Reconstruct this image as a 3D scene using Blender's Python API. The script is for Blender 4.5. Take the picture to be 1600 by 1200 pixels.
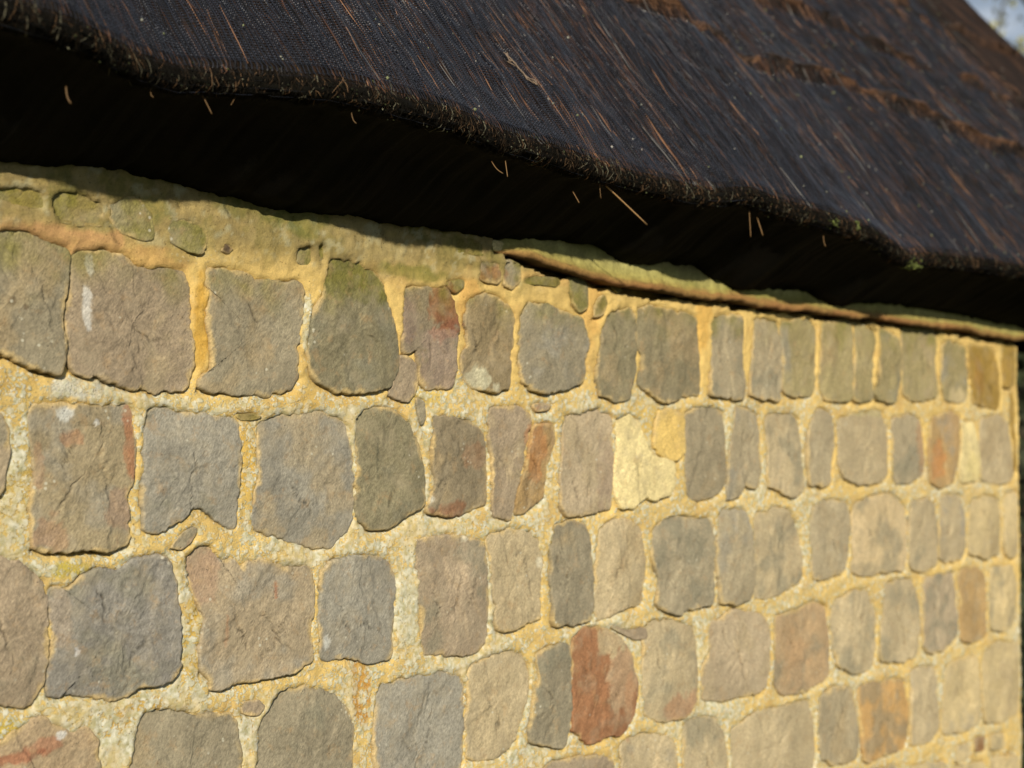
import bpy, math, random
import numpy as np
from mathutils import Vector
for o in list(bpy.data.objects): bpy.data.objects.remove(o)
SC = bpy.context.scene
COL = SC.collection
random.seed(7); RNG = np.random.default_rng(7)

# ---------------------------------------------------------------- camera, sky, sun, exposure
cam = bpy.data.cameras.new('camera'); camo = bpy.data.objects.new('camera', cam); COL.objects.link(camo)
cam.sensor_width = 36; cam.lens = 50.4; cam.clip_start = .02; cam.clip_end = 2000
camo.location = (0, 0, 1.5); camo.rotation_euler = (math.radians(90 + 1.918), 0, 0)
cam.dof.use_dof = True; cam.dof.focus_distance = 1.64; cam.dof.aperture_fstop = 4.3
SC.camera = camo
SUN_EL, SUN_AZ = math.radians(22), math.radians(40)
D = np.array([.701, .713]); D /= np.linalg.norm(D); N = np.array([D[1], -D[0]]); P0 = np.array([-.5, 1.4])
sxy = math.cos(SUN_AZ) * N - math.sin(SUN_AZ) * D
sdir = Vector((sxy[0] * math.cos(SUN_EL), sxy[1] * math.cos(SUN_EL), math.sin(SUN_EL)))
world = bpy.data.worlds.new('World'); SC.world = world; world.use_nodes = True
wn = world.node_tree; sky = wn.nodes.new('ShaderNodeTexSky'); sky.sky_type = 'NISHITA'; sky.sun_disc = False
sky.sun_elevation = SUN_EL; sky.sun_rotation = math.atan2(sdir.x, sdir.y)
sky.air_density = 1.0; sky.dust_density = 0.2
tc = wn.nodes.new('ShaderNodeTexCoord'); cn = wn.nodes.new('ShaderNodeTexNoise'); cn.inputs['Scale'].default_value = 2.2; cn.inputs['Detail'].default_value = 7; cn.inputs['Roughness'].default_value = .55
cm = wn.nodes.new('ShaderNodeMapping'); cm.inputs['Scale'].default_value = (1, 1, 2.2); cm.inputs['Location'].default_value = (.9, .4, .55); wn.links.new(tc.outputs['Generated'], cm.inputs['Vector']); wn.links.new(cm.outputs[0], cn.inputs['Vector'])
cr = wn.nodes.new('ShaderNodeMapRange'); cr.inputs[1].default_value = .42; cr.inputs[2].default_value = .55; cr.inputs[4].default_value = .9; wn.links.new(cn.outputs['Fac'], cr.inputs[0])
cx = wn.nodes.new('ShaderNodeMix'); cx.data_type = 'RGBA'; wn.links.new(cr.outputs[0], cx.inputs[0]); wn.links.new(sky.outputs[0], cx.inputs[6]); cx.inputs[7].default_value = (13, 14, 15.5, 1)   # broken fair-weather cloud
wn.links.new(cx.outputs[2], wn.nodes['Background'].inputs[0]); wn.nodes['Background'].inputs[1].default_value = .05
sun = bpy.data.lights.new('sun', 'SUN'); sun.energy = 5; sun.angle = math.radians(1.0); sun.color = (1, .88, .69)
suno = bpy.data.objects.new('sun', sun); COL.objects.link(suno); suno.rotation_euler = sdir.to_track_quat('Z', 'Y').to_euler(); suno.location = (0, -4, 5)
SC.render.engine = 'CYCLES'
SC.view_settings.view_transform = 'Standard'; SC.view_settings.look = 'None'
SC.view_settings.exposure = .12; SC.view_settings.gamma = 1; SC.view_settings.use_curve_mapping = False

# ---------------------------------------------------------------- data, metres or millimetres on the wall face (u along, z above eye level)
STONES = """
M -12,242 -3,243 20,246 42,245 46,238 46,222 28,219 11,221 -3,224 -12,224
M 48,238 59,245 79,247 94,241 106,239 109,232 108,213 94,211 65,209 51,218
m 114,240 130,247 151,248 162,236 168,227 169,205 157,202 131,208 120,215 114,223
D 255,209 262,213 271,205 264,197 253,200
m 186,231 206,231 228,226 237,214 229,194 212,195 192,203 185,214
T 353,214 368,218 378,217 381,208 380,194 371,192 356,196
M 381,220 391,224 400,218 399,201 390,191 383,202
M 609,249 625,252 654,249 661,238 659,230 639,230 612,230
r 650,227 687,228 690,226 691,200 683,195 654,197
T 694,226 713,231 730,223 730,203 713,188 696,197
M 595,192 614,196 625,196 625,187 611,177 602,180 597,185
M 734,206 744,210 804,214 812,206 800,199 764,200 734,200
K 824,216 851,216 864,210 866,174 846,166 834,178 829,194
M 882,188 902,197 908,185 899,167 878,162
r 916,211 934,213 941,205 931,200 920,204
G -23,195 21,199 38,198 55,188 73,187 76,178 70,157 64,129 63,95 67,77 62,58 44,61 18,69 -1,75 -21,73
T 77,180 87,187 112,189 136,186 149,175 178,175 208,173 215,154 218,103 221,76 216,54 202,44 161,44 132,48 103,56 76,59 71,77 68,107 68,130 75,155
G 236,178 258,182 279,178 303,172 334,172 366,172 371,154 364,125 360,96 358,55 335,41 274,43 239,45 224,52 240,67 241,91 239,140
K 402,206 430,206 474,198 490,180 499,156 506,141 513,100 511,77 503,57 487,52 446,48 413,49 389,58 376,73 374,94 380,118 383,144 395,158 397,182
a 524,177 562,181 597,182 605,167 611,142 607,116 607,78 600,57 576,53 556,57 549,66 547,91 542,103 522,100 524,125
T 514,95 529,95 544,86 545,66 541,46 529,37 510,39 497,47 503,55 511,75
b 634,169 654,178 679,180 700,174 715,159 717,137 713,118 709,100 709,57 679,54 646,58 625,71 621,94 630,115 628,140
G 736,165 748,174 796,172 824,162 853,158 864,128 853,71 820,62 779,53 748,59 730,73 728,122 732,146
K 907,160 923,173 959,179 973,171 972,126 970,93 962,70 951,53 934,44 909,50 888,52 883,79 892,109 897,137
K 978,181 1000,184 1041,182 1088,182 1116,174 1124,148 1130,98 1125,57 1095,58 1060,47 1025,46 995,61 977,73 988,94 986,117 977,126 978,164
G 1159,177 1199,183 1235,184 1237,153 1230,122 1237,76 1236,53 1198,55 1152,57 1156,87 1159,124
G 1273,181 1309,183 1341,179 1345,132 1344,79 1339,51 1294,56 1254,59 1259,92 1268,129
g 1351,180 1402,190 1441,187 1451,169 1450,133 1442,92 1437,65 1377,60 1351,71 1348,116
g 1476,186 1527,193 1564,190 1568,152 1565,107 1559,55 1515,53 1479,58 1462,79 1470,134
g 1577,192 1606,188 1650,176 1638,132 1629,92 1632,60 1594,55 1570,58 1573,96 1581,138
g 1667,188 1706,178 1726,165 1732,138 1725,100 1716,76 1707,54 1659,56 1637,69 1660,92 1657,121 1669,156
g 1747,192 1807,198 1862,198 1870,165 1860,128 1868,67 1810,60 1762,58 1739,74 1739,130 1740,165
g 1892,166 1924,175 1973,169 1992,158 1998,107 1990,66 1954,58 1903,62 1891,104
Y 2001,167 2050,173 2119,163 2132,111 2127,49 2075,51 2020,57 2008,95 2003,139
Y 2145,177 2203,181 2205,129 2193,96 2146,92
P -19,22 0,20 9,3 10,-22 5,-53 1,-63 -18,-65
c 33,28 68,28 91,27 120,29 143,29 150,19 151,-35 143,-55 136,-68 143,-88 142,-115 122,-123 93,-118 69,-121 44,-118 35,-111 32,-75 37,-46 36,-12 30,10
B 163,25 191,25 202,20 234,22 245,18 276,14 279,-13 279,-51 277,-82 276,-108 249,-95 219,-79 206,-93 187,-103 172,-106 158,-102 157,-75 161,-35 163,-6
B 305,12 337,17 374,24 402,23 421,19 438,5 443,-34 444,-73 442,-103 431,-118 412,-136 393,-137 356,-125 320,-116 298,-105 302,-68 307,-32
K 446,14 457,28 490,30 521,20 539,4 550,-28 555,-60 555,-89 529,-102 501,-116 477,-119 454,-112 448,-101 449,-57 446,-19
d 571,20 601,22 638,12 662,-1 667,-29 670,-71 669,-93 635,-103 608,-107 564,-103 557,-97 575,-69 571,-42 573,-7
T 674,29 713,35 746,27 749,7 737,-16 727,-50 715,-95 709,-116 681,-111 677,-94 676,-49 673,-7
O 753,10 792,13 795,-10 784,-33 775,-62 773,-91 746,-105 719,-109 725,-78 738,-50 744,-22
P 821,22 847,27 888,32 916,23 921,-14 921,-60 914,-96 915,-110 881,-113 854,-116 820,-113 807,-101 810,-57 814,-22
C 926,18 955,23 980,14 988,-7 999,-28 1017,-40 1059,-46 1057,-77 1044,-95 1013,-102 995,-92 969,-102 958,-110 937,-110 924,-92 922,-69 931,-28 927,-5
X 1025,31 1056,34 1083,24 1083,-29 1063,-41 1032,-38 1014,-21 1018,5
G 1095,29 1119,36 1160,35 1189,31 1194,0 1193,-50 1188,-85 1159,-99 1118,-103 1094,-97 1089,-48 1091,0
G 1221,38 1258,35 1280,27 1284,0 1284,-52 1279,-88 1239,-84 1226,-101 1195,-107 1194,-88 1200,-50 1212,-8
L 1302,28 1335,31 1391,29 1404,5 1405,-48 1408,-96 1380,-109 1333,-94 1311,-88 1306,-68 1312,-26 1303,5
G 1425,-5 1449,33 1469,38 1499,28 1509,-17 1498,-49 1491,-88 1467,-93 1426,-89 1421,-48
L 1520,22 1604,34 1670,35 1687,6 1691,-29 1686,-70 1663,-89 1581,-92 1539,-78 1518,-50
G 1706,23 1762,32 1804,24 1816,-18 1817,-78 1783,-87 1724,-97 1706,-76 1705,-29
O 1846,24 1909,37 1960,31 1961,-19 1942,-68 1926,-95 1880,-106 1843,-93 1832,-42
C 1973,19 2026,19 2033,-32 2026,-95 1957,-96 1950,-75 1966,-31
L 2048,26 2123,35 2163,20 2179,-33 2180,-99 2120,-105 2048,-98 2041,-32
Y 2173,83 2196,83 2208,-33 2213,-73 2198,-86 2191,-20 2172,33
T -18,-121 20,-126 39,-139 48,-151 51,-169 53,-199 51,-221 46,-247 39,-271 22,-270 4,-263 -16,-260
e 56,-157 79,-157 108,-139 126,-145 146,-133 178,-129 190,-136 197,-162 203,-191 204,-226 203,-254 190,-264 158,-267 132,-276 105,-273 90,-265 54,-264 53,-247 57,-217 59,-196 55,-178
f 212,-135 227,-126 244,-126 252,-137 272,-139 281,-149 299,-144 323,-147 348,-156 376,-153 384,-161 382,-194 378,-232 380,-265 358,-272 315,-275 274,-279 245,-283 235,-265 228,-240 232,-222 233,-201 222,-173 213,-154
B 395,-161 407,-153 436,-147 481,-150 506,-161 514,-177 512,-200 504,-246 502,-277 466,-277 437,-268 396,-266 392,-235 394,-190
T 543,-138 586,-132 637,-136 660,-146 664,-187 670,-238 668,-271 648,-285 598,-284 559,-279 554,-259 549,-203 548,-163
L 669,-138 701,-129 750,-133 766,-147 773,-178 770,-221 770,-251 738,-257 701,-264 686,-260 679,-213 673,-171
G 794,-129 820,-122 860,-128 871,-148 874,-193 873,-247 867,-264 827,-265 792,-262 790,-196
L 890,-140 922,-128 958,-127 980,-140 987,-182 987,-229 984,-247 943,-253 887,-266 880,-248 883,-185
G 1012,-151 1047,-129 1102,-129 1154,-136 1158,-183 1158,-242 1149,-263 1101,-267 1054,-272 1016,-252 1024,-213 1006,-184
G 1175,-125 1209,-121 1245,-127 1255,-158 1260,-209 1256,-265 1216,-269 1174,-263 1166,-203
L 1271,-133 1324,-125 1370,-130 1398,-165 1409,-209 1403,-245 1359,-258 1331,-266 1270,-266 1267,-210
G 1433,-129 1477,-117 1549,-123 1556,-162 1547,-217 1532,-244 1475,-248 1436,-248 1433,-188
W 1567,-129 1645,-115 1713,-113 1754,-142 1758,-183 1748,-229 1740,-250 1665,-251 1589,-253 1557,-240 1564,-196
L 1770,-130 1831,-126 1857,-139 1861,-200 1853,-248 1816,-261 1768,-252 1760,-207
L 1880,-126 1957,-121 1977,-156 1975,-219 1967,-245 1903,-249 1870,-237 1871,-176
l 1996,-138 2077,-128 2125,-136 2132,-188 2125,-246 2061,-251 1986,-238 1987,-182
l 2150,-131 2206,-123 2207,-179 2196,-257 2159,-257 2142,-228
h -16,-298 4,-299 38,-284 50,-284 64,-295 83,-306 98,-302 110,-315 113,-344 116,-374 111,-424 51,-421 -15,-403
G 160,-298 191,-293 221,-308 245,-309 273,-309 281,-333 285,-358 279,-393 271,-440 222,-447 164,-439 147,-402 144,-362 153,-324
G 339,-293 385,-295 423,-309 438,-330 442,-368 444,-414 441,-466 395,-464 331,-459 305,-440 303,-397 309,-348 315,-320
T 285,-299 309,-300 317,-309 309,-318 294,-316 284,-311
B 484,-309 533,-304 598,-304 626,-315 628,-364 625,-412 619,-460 587,-474 513,-464 477,-450 476,-389 479,-343
L 634,-310 643,-300 683,-293 712,-288 737,-296 750,-315 746,-344 733,-377 716,-410 692,-423 659,-426 631,-416 631,-383 634,-341
G 761,-299 793,-294 825,-291 826,-336 826,-381 820,-408 809,-430 746,-417 750,-386 756,-351 767,-329
i 832,-292 856,-274 899,-277 937,-296 957,-320 966,-353 971,-379 961,-416 937,-431 898,-428 879,-436 852,-427 832,-409 831,-337
T 908,-274 952,-287 992,-285 997,-302 967,-302 937,-288
L 991,-290 1009,-279 1069,-283 1109,-297 1116,-326 1116,-375 1108,-412 1084,-428 1038,-427 993,-416 986,-359
P 1149,-296 1216,-282 1286,-295 1307,-321 1303,-377 1294,-412 1215,-417 1129,-410 1129,-367 1149,-330
j 1327,-302 1387,-297 1445,-286 1481,-300 1486,-355 1479,-419 1414,-430 1348,-429 1324,-411 1325,-359
L 1499,-296 1557,-279 1616,-284 1637,-325 1641,-382 1623,-420 1565,-421 1514,-401 1498,-356
L 1676,-277 1721,-269 1768,-275 1793,-315 1795,-363 1777,-414 1719,-419 1654,-408 1659,-350
P 1811,-275 1877,-271 1928,-271 1937,-327 1935,-389 1899,-409 1825,-413 1806,-388
O 1946,-269 2020,-265 2054,-286 2058,-350 2051,-407 1990,-409 1956,-403 1952,-329
l 2079,-275 2173,-275 2192,-323 2184,-387 2141,-403 2076,-393 2072,-339
T 775,-449 880,-453 918,-468 921,-532 839,-543 775,-513
L 938,-444 986,-440 1053,-457 1064,-482 1060,-539 1007,-548 942,-527
L 1084,-438 1124,-434 1164,-440 1189,-473 1197,-523 1193,-562 1099,-550 1081,-495
L 1204,-470 1267,-449 1339,-449 1423,-449 1442,-489 1442,-543 1422,-577 1301,-571 1217,-562 1207,-515
G 1455,-454 1493,-437 1550,-444 1566,-485 1576,-531 1565,-568 1491,-567 1453,-545
q 1577,-448 1640,-444 1734,-452 1750,-499 1749,-557 1732,-577 1660,-577 1594,-578 1587,-510
L 1765,-442 1800,-440 1854,-443 1860,-507 1866,-562 1834,-575 1762,-576 1759,-512
l 1893,-451 1950,-439 2015,-444 2028,-498 2026,-573 1973,-578 1881,-574 1879,-516
l 2048,-438 2112,-422 2198,-438 2202,-507 2194,-571 2136,-583 2053,-577 2038,-512
l 1933,-606 1985,-605 1985,-633 1933,-636
r 2006,-602 2052,-602 2046,-629 2011,-626
l 2069,-605 2135,-608 2135,-638 2073,-633
L 1471,-585 1594,-595 1715,-607 1726,-669 1713,-724 1571,-718 1469,-697
l 1750,-615 1895,-627 1898,-700 1887,-746 1748,-725
l 1919,-649 2051,-652 2055,-728 2048,-765 1922,-747
l 2078,-651 2186,-661 2184,-739 2177,-770 2081,-761
G 542,44 557,39 560,17 553,7 546,20
T 753,36 771,40 792,37 784,29 761,27
G 191,-124 206,-109 219,-103 227,-105 219,-119 206,-127
M 273,19 299,21 311,17 299,13 282,13
C 669,250 684,255 699,250 696,240 677,239
C 687,239 703,244 708,237 694,232
"""
STONE_PATCHES = [(0.0959, 0.1709, 0.0043, 0.0106, (225, 220, 205), 0.9), (0.0913, 0.1245, 0.005, 0.021, (225, 220, 205), 0.9), (0.4495, 0.1809, 0.0767, 0.0247, (100, 98, 42), 0.8), (0.4104, 0.1932, 0.0291, 0.019, (105, 100, 45), 0.7), (0.5922, 0.1548, 0.0303, 0.0343, (138, 72, 42), 1), (0.5316, 0.1392, 0.0128, 0.0319, (135, 112, 98), 0.7), (0.5835, 0.0892, 0.038, 0.0407, (165, 142, 120), 0.8), (0.6514, 0.0724, 0.0234, 0.0167, (215, 208, 170), 0.85), (0.6796, 0.0589, 0.0095, 0.0067, (220, 212, 175), 0.7), (0.1442, -0.0101, 0.0068, 0.0402, (172, 108, 68), 0.9), (0.0785, -0.0065, 0.0114, 0.0078, (178, 125, 85), 0.7), (0.0518, -0.1023, 0.0194, 0.0204, (175, 128, 88), 0.6), (0.13, -0.0831, 0.0149, 0.0265, (170, 125, 90), 0.5), (0.0407, -0.0287, 0.0055, 0.0255, (178, 128, 88), 0.5), (0.5972, -0.1016, 0.0314, 0.0114, (150, 92, 58), 0.85), (0.648, -0.0307, 0.021, 0.0149, (155, 108, 72), 0.6), (0.6481, -0.1036, 0.0104, 0.0083, (225, 215, 190), 0.9), (0.5643, -0.0843, 0.0076, 0.0072, (230, 222, 195), 0.9), (0.9427, -0.3537, 0.0346, 0.0567, (182, 155, 118), 1), (0.9146, -0.296, 0.0311, 0.0199, (190, 172, 130), 1), (0.9568, -0.3921, 0.0144, 0.0459, (178, 132, 92), 0.8), (0.0644, -0.1766, 0.0126, 0.0448, (168, 150, 124), 0.9), (0.2317, -0.153, 0.023, 0.0347, (172, 132, 102), 0.6), (0.3296, -0.178, 0.0018, 0.013, (178, 105, 62), 0.9), (0.261, -0.2147, 0.0025, 0.0211, (170, 118, 78), 0.7), (0.0174, -0.3188, 0.0336, 0.0062, (160, 88, 58), 0.9), (0.0508, -0.3115, 0.0207, 0.0063, (165, 105, 75), 0.8), (0.07, -0.3037, 0.0056, 0.0051, (225, 222, 210), 0.9), (1.0687, -0.4119, 0.0472, 0.0209, (172, 122, 86), 0.8), (1.8082, -0.03, 0.0194, 0.048, (190, 120, 60), 0.4), (1.8689, -0.0548, 0.025, 0.0365, (200, 125, 62), 0.7), (0.3961, 0.1958, 0.0076, 0.0151, (90, 60, 45), 0.8), (0.1034, 0.0099, 0.0029, 0.0026, (220, 215, 200), 0.9), (0.0677, 0.0194, 0.0098, 0.0078, (222, 220, 205), 0.9), (0.398, -0.1535, 0.0038, 0.006, (235, 232, 222), 0.9), (0.4014, -0.2454, 0.0038, 0.0089, (225, 222, 205), 0.7), (0.6253, -0.1355, 0.0091, 0.0049, (225, 215, 180), 0.8), (0.7688, -0.1776, 0.0051, 0.0069, (228, 218, 185), 0.8), (0.0831, -0.2221, 0.0021, 0.0039, (225, 225, 220), 0.9), (1.579, -0.1966, 0.0343, 0.0448, (228, 200, 150), 0.7), (2.0103, -0.0821, 0.0324, 0.0378, (210, 190, 120), 0.5), (0.801, -0.0132, 0.0156, 0.0264, (178, 150, 112), 0.4), (1.9209, 0.0185, 0.0206, 0.0371, (190, 160, 120), 0.5), (1.516, -0.2261, 0.0002, 0.0001, (0, 0, 0), 0), (0.7564, -0.0216, 0.0177, 0.0432, (180, 120, 70), 0.8), (0.7753, 0.0174, 0.0154, 0.0105, (180, 120, 68), 0.8), (0.7377, -0.0729, 0.0062, 0.0257, (110, 92, 66), 0.6), (0.0086, 0.1289, 0.0033, 0.0032, (95, 75, 55), 0.9), (0.022, 0.1235, 0.0027, 0.0025, (95, 75, 55), 0.9), (0.9015, -0.0592, 0.0196, 0.0455, (150, 125, 105), 0.5), (0.4804, -0.0349, 0.002, 0.0233, (80, 80, 62), 0.8), (1.6149, 0.0398, 0.089, 0.0114, (185, 175, 110), 0.5), (1.9608, 0.0687, 0.0423, 0.015, (225, 200, 150), 0.7), (2.0417, 0.1084, 0.0219, 0.0384, (150, 100, 50), 0.5), (1.3766, -0.375, 0.0381, 0.042, (190, 150, 105), 0.5), (0.2745, 0.2216, 0.0043, 0.01, (180, 95, 45), 0.8), (0.683, 0.2112, 0.0192, 0.0102, (165, 95, 50), 0.6)]
MORTAR_PATCHES = [(0.0922, 0.0438, 0.0477, 0.0105, (205, 200, 178), 0.9, 0.5), (0.0728, 0.1951, 0.0884, 0.0144, (208, 158, 105), 0.8, 0), (0.169, 0.1872, 0.0556, 0.0123, (205, 160, 95), 0.7, 0), (0.2293, 0.1223, 0.0115, 0.0491, (218, 168, 72), 0.9, 0.05), (0.3759, 0.1156, 0.0084, 0.0374, (215, 205, 160), 0.8, 0.9), (0.0174, -0.0535, 0.0174, 0.0818, (190, 158, 70), 0.6, 1), (0.0096, 0.0471, 0.0336, 0.0126, (205, 165, 85), 0.6, 0.6), (0.2892, -0.0322, 0.0138, 0.043, (222, 178, 80), 0.8, 0.4), (0.2179, 0.0278, 0.0838, 0.0097, (200, 180, 120), 0.4, 0.9), (0.3922, 0.0375, 0.0678, 0.0105, (215, 175, 95), 0.7, 0.4), (0.5327, -0.2252, 0.0169, 0.0473, (205, 200, 165), 0.7, 0.9), (0.6363, 0.1617, 0.0209, 0.0499, (222, 172, 95), 0.8, 0.05), (0.8746, 0.1765, 0.0221, 0.0545, (228, 180, 100), 0.8, 0.0), (1.01, -0.0047, 0.0612, 0.0568, (222, 185, 95), 0.8, 0.4), (0.9875, -0.0422, 0.0449, 0.0375, (232, 215, 160), 0.8, 0.7), (0.0765, -0.139, 0.0285, 0.009, (185, 170, 55), 0.7, 0.4), (0.0419, -0.1367, 0.0206, 0.0089, (200, 195, 165), 0.6, 0.8), (0.4567, -0.3098, 0.0139, 0.0457, (200, 140, 55), 0.9, 0.5), (0.166, -0.2993, 0.0468, 0.0268, (195, 150, 60), 0.7, 0.7), (0.2201, -0.2246, 0.0113, 0.0551, (205, 165, 65), 0.8, 0.6), (0.017, -0.2908, 0.02, 0.0124, (205, 175, 40), 0.8, 0.4), (1.1363, 0.1729, 0.0197, 0.0595, (230, 182, 95), 0.9, 0), (0.5532, 0.044, 0.0437, 0.0112, (215, 185, 90), 0.7, 0.6), (0.4904, 0.0117, 0.0103, 0.0312, (205, 185, 120), 0.6, 0.7), (0.4198, 0.2437, 0.0393, 0.0153, (168, 148, 95), 0.7, 0), (0.4896, 0.2193, 0.063, 0.0142, (178, 158, 105), 0.6, 0), (0.3631, 0.2453, 0.0375, 0.0187, (105, 108, 48), 0.7, 0), (0.2828, 0.2549, 0.0528, 0.0144, (108, 108, 50), 0.6, 0), (0.5314, 0.1991, 0.0541, 0.0096, (120, 118, 50), 0.7, 0), (0.0236, 0.2626, 0.0273, 0.0077, (165, 145, 95), 0.7, 0), (0.2164, 0.2054, 0.0329, 0.021, (150, 140, 85), 0.5, 0.3), (0.1686, 0.2351, 0.0235, 0.0137, (120, 118, 60), 0.7, 0.1), (0.6653, 0.2055, 0.0479, 0.0084, (205, 178, 115), 0.7, 0), (0.7884, 0.2108, 0.0795, 0.0071, (215, 175, 105), 0.8, 0)]
LIP = [(0.6785, 0.2395), (0.7171, 0.2319), (0.8187, 0.2169), (0.957, 0.2073), (1.1099, 0.2036), (1.2797, 0.2005), (1.4694, 0.2013), (1.6828, 0.1989), (1.9246, 0.1948), (2.1859, 0.1869)]
EAVE = [(-0.138, 0.346, 0.1598), (-0.13, 0.3456, 0.1617), (-0.123, 0.3452, 0.1636), (-0.115, 0.3448, 0.1655), (-0.108, 0.3444, 0.1674), (-0.1, 0.3442, 0.1689), (-0.092, 0.344, 0.1701), (-0.084, 0.3434, 0.1712), (-0.076, 0.3422, 0.1724), (-0.067, 0.3409, 0.1736), (-0.058, 0.3403, 0.1725), (-0.048, 0.3397, 0.1712), (-0.039, 0.3391, 0.17), (-0.029, 0.3385, 0.1687), (-0.019, 0.3368, 0.1673), (-0.007, 0.3354, 0.1632), (0.005, 0.334, 0.1588), (0.017, 0.3326, 0.1543), (0.029, 0.3312, 0.1498), (0.042, 0.3297, 0.1451), (0.054, 0.328, 0.1417), (0.066, 0.3277, 0.1394), (0.077, 0.3273, 0.1371), (0.089, 0.3269, 0.1348), (0.101, 0.3267, 0.1325), (0.112, 0.328, 0.1326), (0.122, 0.329, 0.1342), (0.132, 0.3299, 0.1357), (0.142, 0.3309, 0.1373), (0.152, 0.3318, 0.1389), (0.162, 0.3326, 0.1413), (0.171, 0.3331, 0.1446), (0.18, 0.3336, 0.1479), (0.189, 0.3341, 0.1512), (0.199, 0.3345, 0.1544), (0.208, 0.3349, 0.1575), (0.218, 0.3353, 0.1605), (0.228, 0.3358, 0.1636), (0.238, 0.3362, 0.1667), (0.248, 0.3366, 0.1698), (0.259, 0.3373, 0.1713), (0.27, 0.3367, 0.1729), (0.282, 0.336, 0.1744), (0.293, 0.3353, 0.1759), (0.305, 0.3347, 0.177), (0.318, 0.3343, 0.1775), (0.331, 0.3339, 0.1779), (0.344, 0.3334, 0.1784), (0.357, 0.3328, 0.1788), (0.372, 0.3328, 0.1773), (0.388, 0.3328, 0.1755), (0.404, 0.3329, 0.1735), (0.42, 0.3329, 0.1716), (0.436, 0.333, 0.1696), (0.453, 0.3311, 0.1676), (0.471, 0.3291, 0.1643), (0.489, 0.3271, 0.1609), (0.508, 0.325, 0.1573), (0.528, 0.3248, 0.1537), (0.546, 0.3245, 0.1515), (0.563, 0.3238, 0.1506), (0.58, 0.3232, 0.1498), (0.598, 0.3225, 0.1489), (0.616, 0.3218, 0.1481), (0.634, 0.3211, 0.1468), (0.653, 0.3198, 0.1451), (0.673, 0.3186, 0.1433), (0.693, 0.3173, 0.1414), (0.715, 0.3162, 0.1388), (0.736, 0.3151, 0.136), (0.759, 0.3143, 0.1331), (0.781, 0.3145, 0.1302), (0.804, 0.3146, 0.1273), (0.825, 0.3142, 0.1267), (0.846, 0.3138, 0.1261), (0.867, 0.3133, 0.1255), (0.884, 0.3118, 0.1291), (0.896, 0.31, 0.1357), (0.909, 0.3087, 0.1421), (0.927, 0.3081, 0.1452), (0.944, 0.3083, 0.1484), (0.962, 0.3111, 0.1516), (0.983, 0.3143, 0.1531), (1.01, 0.3187, 0.1503), (1.037, 0.3177, 0.1475), (1.064, 0.3161, 0.1447), (1.093, 0.3144, 0.1417), (1.113, 0.3119, 0.1447), (1.129, 0.309, 0.1508), (1.145, 0.3062, 0.1567), (1.164, 0.3038, 0.1607), (1.184, 0.3014, 0.1648), (1.205, 0.2991, 0.1684), (1.242, 0.2986, 0.1618), (1.28, 0.298, 0.1551), (1.319, 0.2975, 0.1482), (1.359, 0.2969, 0.141), (1.398, 0.292, 0.1353), (1.431, 0.2836, 0.1334), (1.465, 0.2749, 0.1314), (1.5, 0.27, 0.1294), (1.535, 0.2752, 0.1273), (1.572, 0.2794, 0.1252), (1.609, 0.281, 0.123), (1.642, 0.282, 0.1233), (1.675, 0.2829, 0.1243), (1.708, 0.2838, 0.1252), (1.742, 0.2841, 0.1262), (1.777, 0.2842, 0.1272), (1.812, 0.2842, 0.1283), (1.848, 0.2843, 0.1293), (1.884, 0.2843, 0.1307), (1.92, 0.2842, 0.1322), (1.957, 0.2842, 0.1337), (1.995, 0.2836, 0.1353), (2.033, 0.283, 0.1369), (2.073, 0.2824, 0.1385), (2.113, 0.2817, 0.1401), (2.156, 0.2813, 0.1407), (2.202, 0.2811, 0.1407)]
HANGING = [(0.7457, 0.314, 0.141, 0.8198, 0.2734, 1.0, 0), (1.0386, 0.3254, 0.1533, 1.0371, 0.2773, 0.6, 0), (1.0642, 0.3055, 0.1507, 1.0709, 0.2827, 0.8, 0), (0.6701, 0.3494, 0.1496, 0.7016, 0.3241, 0.4, 1), (0.7095, 0.3343, 0.1456, 0.7209, 0.3222, 0.5, 1), (0.6699, 0.2973, 0.1496, 0.6762, 0.2848, 0.6, 0), (0.5172, 0.3128, 0.1614, 0.5301, 0.3012, 0.6, 1), (0.5422, 0.3167, 0.1575, 0.5414, 0.2994, 0.6, 0), (0.2913, 0.3306, 0.1815, 0.2941, 0.3203, 0.6, 1), (0.1363, 0.3284, 0.1425, 0.1434, 0.3125, 0.8, 0), (0.0773, 0.3258, 0.1433, 0.0777, 0.3178, 0.6, 1), (-0.0261, 0.304, 0.174, -0.0238, 0.2901, 0.9, 1), (0.1687, 0.3327, 0.1498, 0.1607, 0.323, 0.5, 1), (0.7282, 0.3239, 0.1432, 0.7248, 0.2968, 0.3, 1), (1.2008, 0.2916, 0.1739, 1.1995, 0.2767, 0.5, 1)]
# ---------------------------------------------------------------- numpy helpers
def _h(ix, iy, iz, s):
    h = (ix.astype(np.int64) * 374761393 + iy.astype(np.int64) * 668265263 + iz.astype(np.int64) * 2147483647 + s * 974634777) & 0xffffffff
    h = ((h ^ (h >> 13)) * 1274126177) & 0xffffffff
    h = ((h ^ (h >> 16)) * 2246822519) & 0xffffffff
    return ((h ^ (h >> 15)) & 0xffffff) / float(0xffffff) * 2 - 1
def vn2(x, y, s=0):
    ix = np.floor(x); iy = np.floor(y); fx = x - ix; fy = y - iy
    fx = fx * fx * fx * (fx * (fx * 6 - 15) + 10); fy = fy * fy * fy * (fy * (fy * 6 - 15) + 10)
    z = np.zeros_like(ix)
    a = _h(ix, iy, z, s); b = _h(ix + 1, iy, z, s); c = _h(ix, iy + 1, z, s); d = _h(ix + 1, iy + 1, z, s)
    return (a * (1 - fx) + b * fx) * (1 - fy) + (c * (1 - fx) + d * fx) * fy
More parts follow.
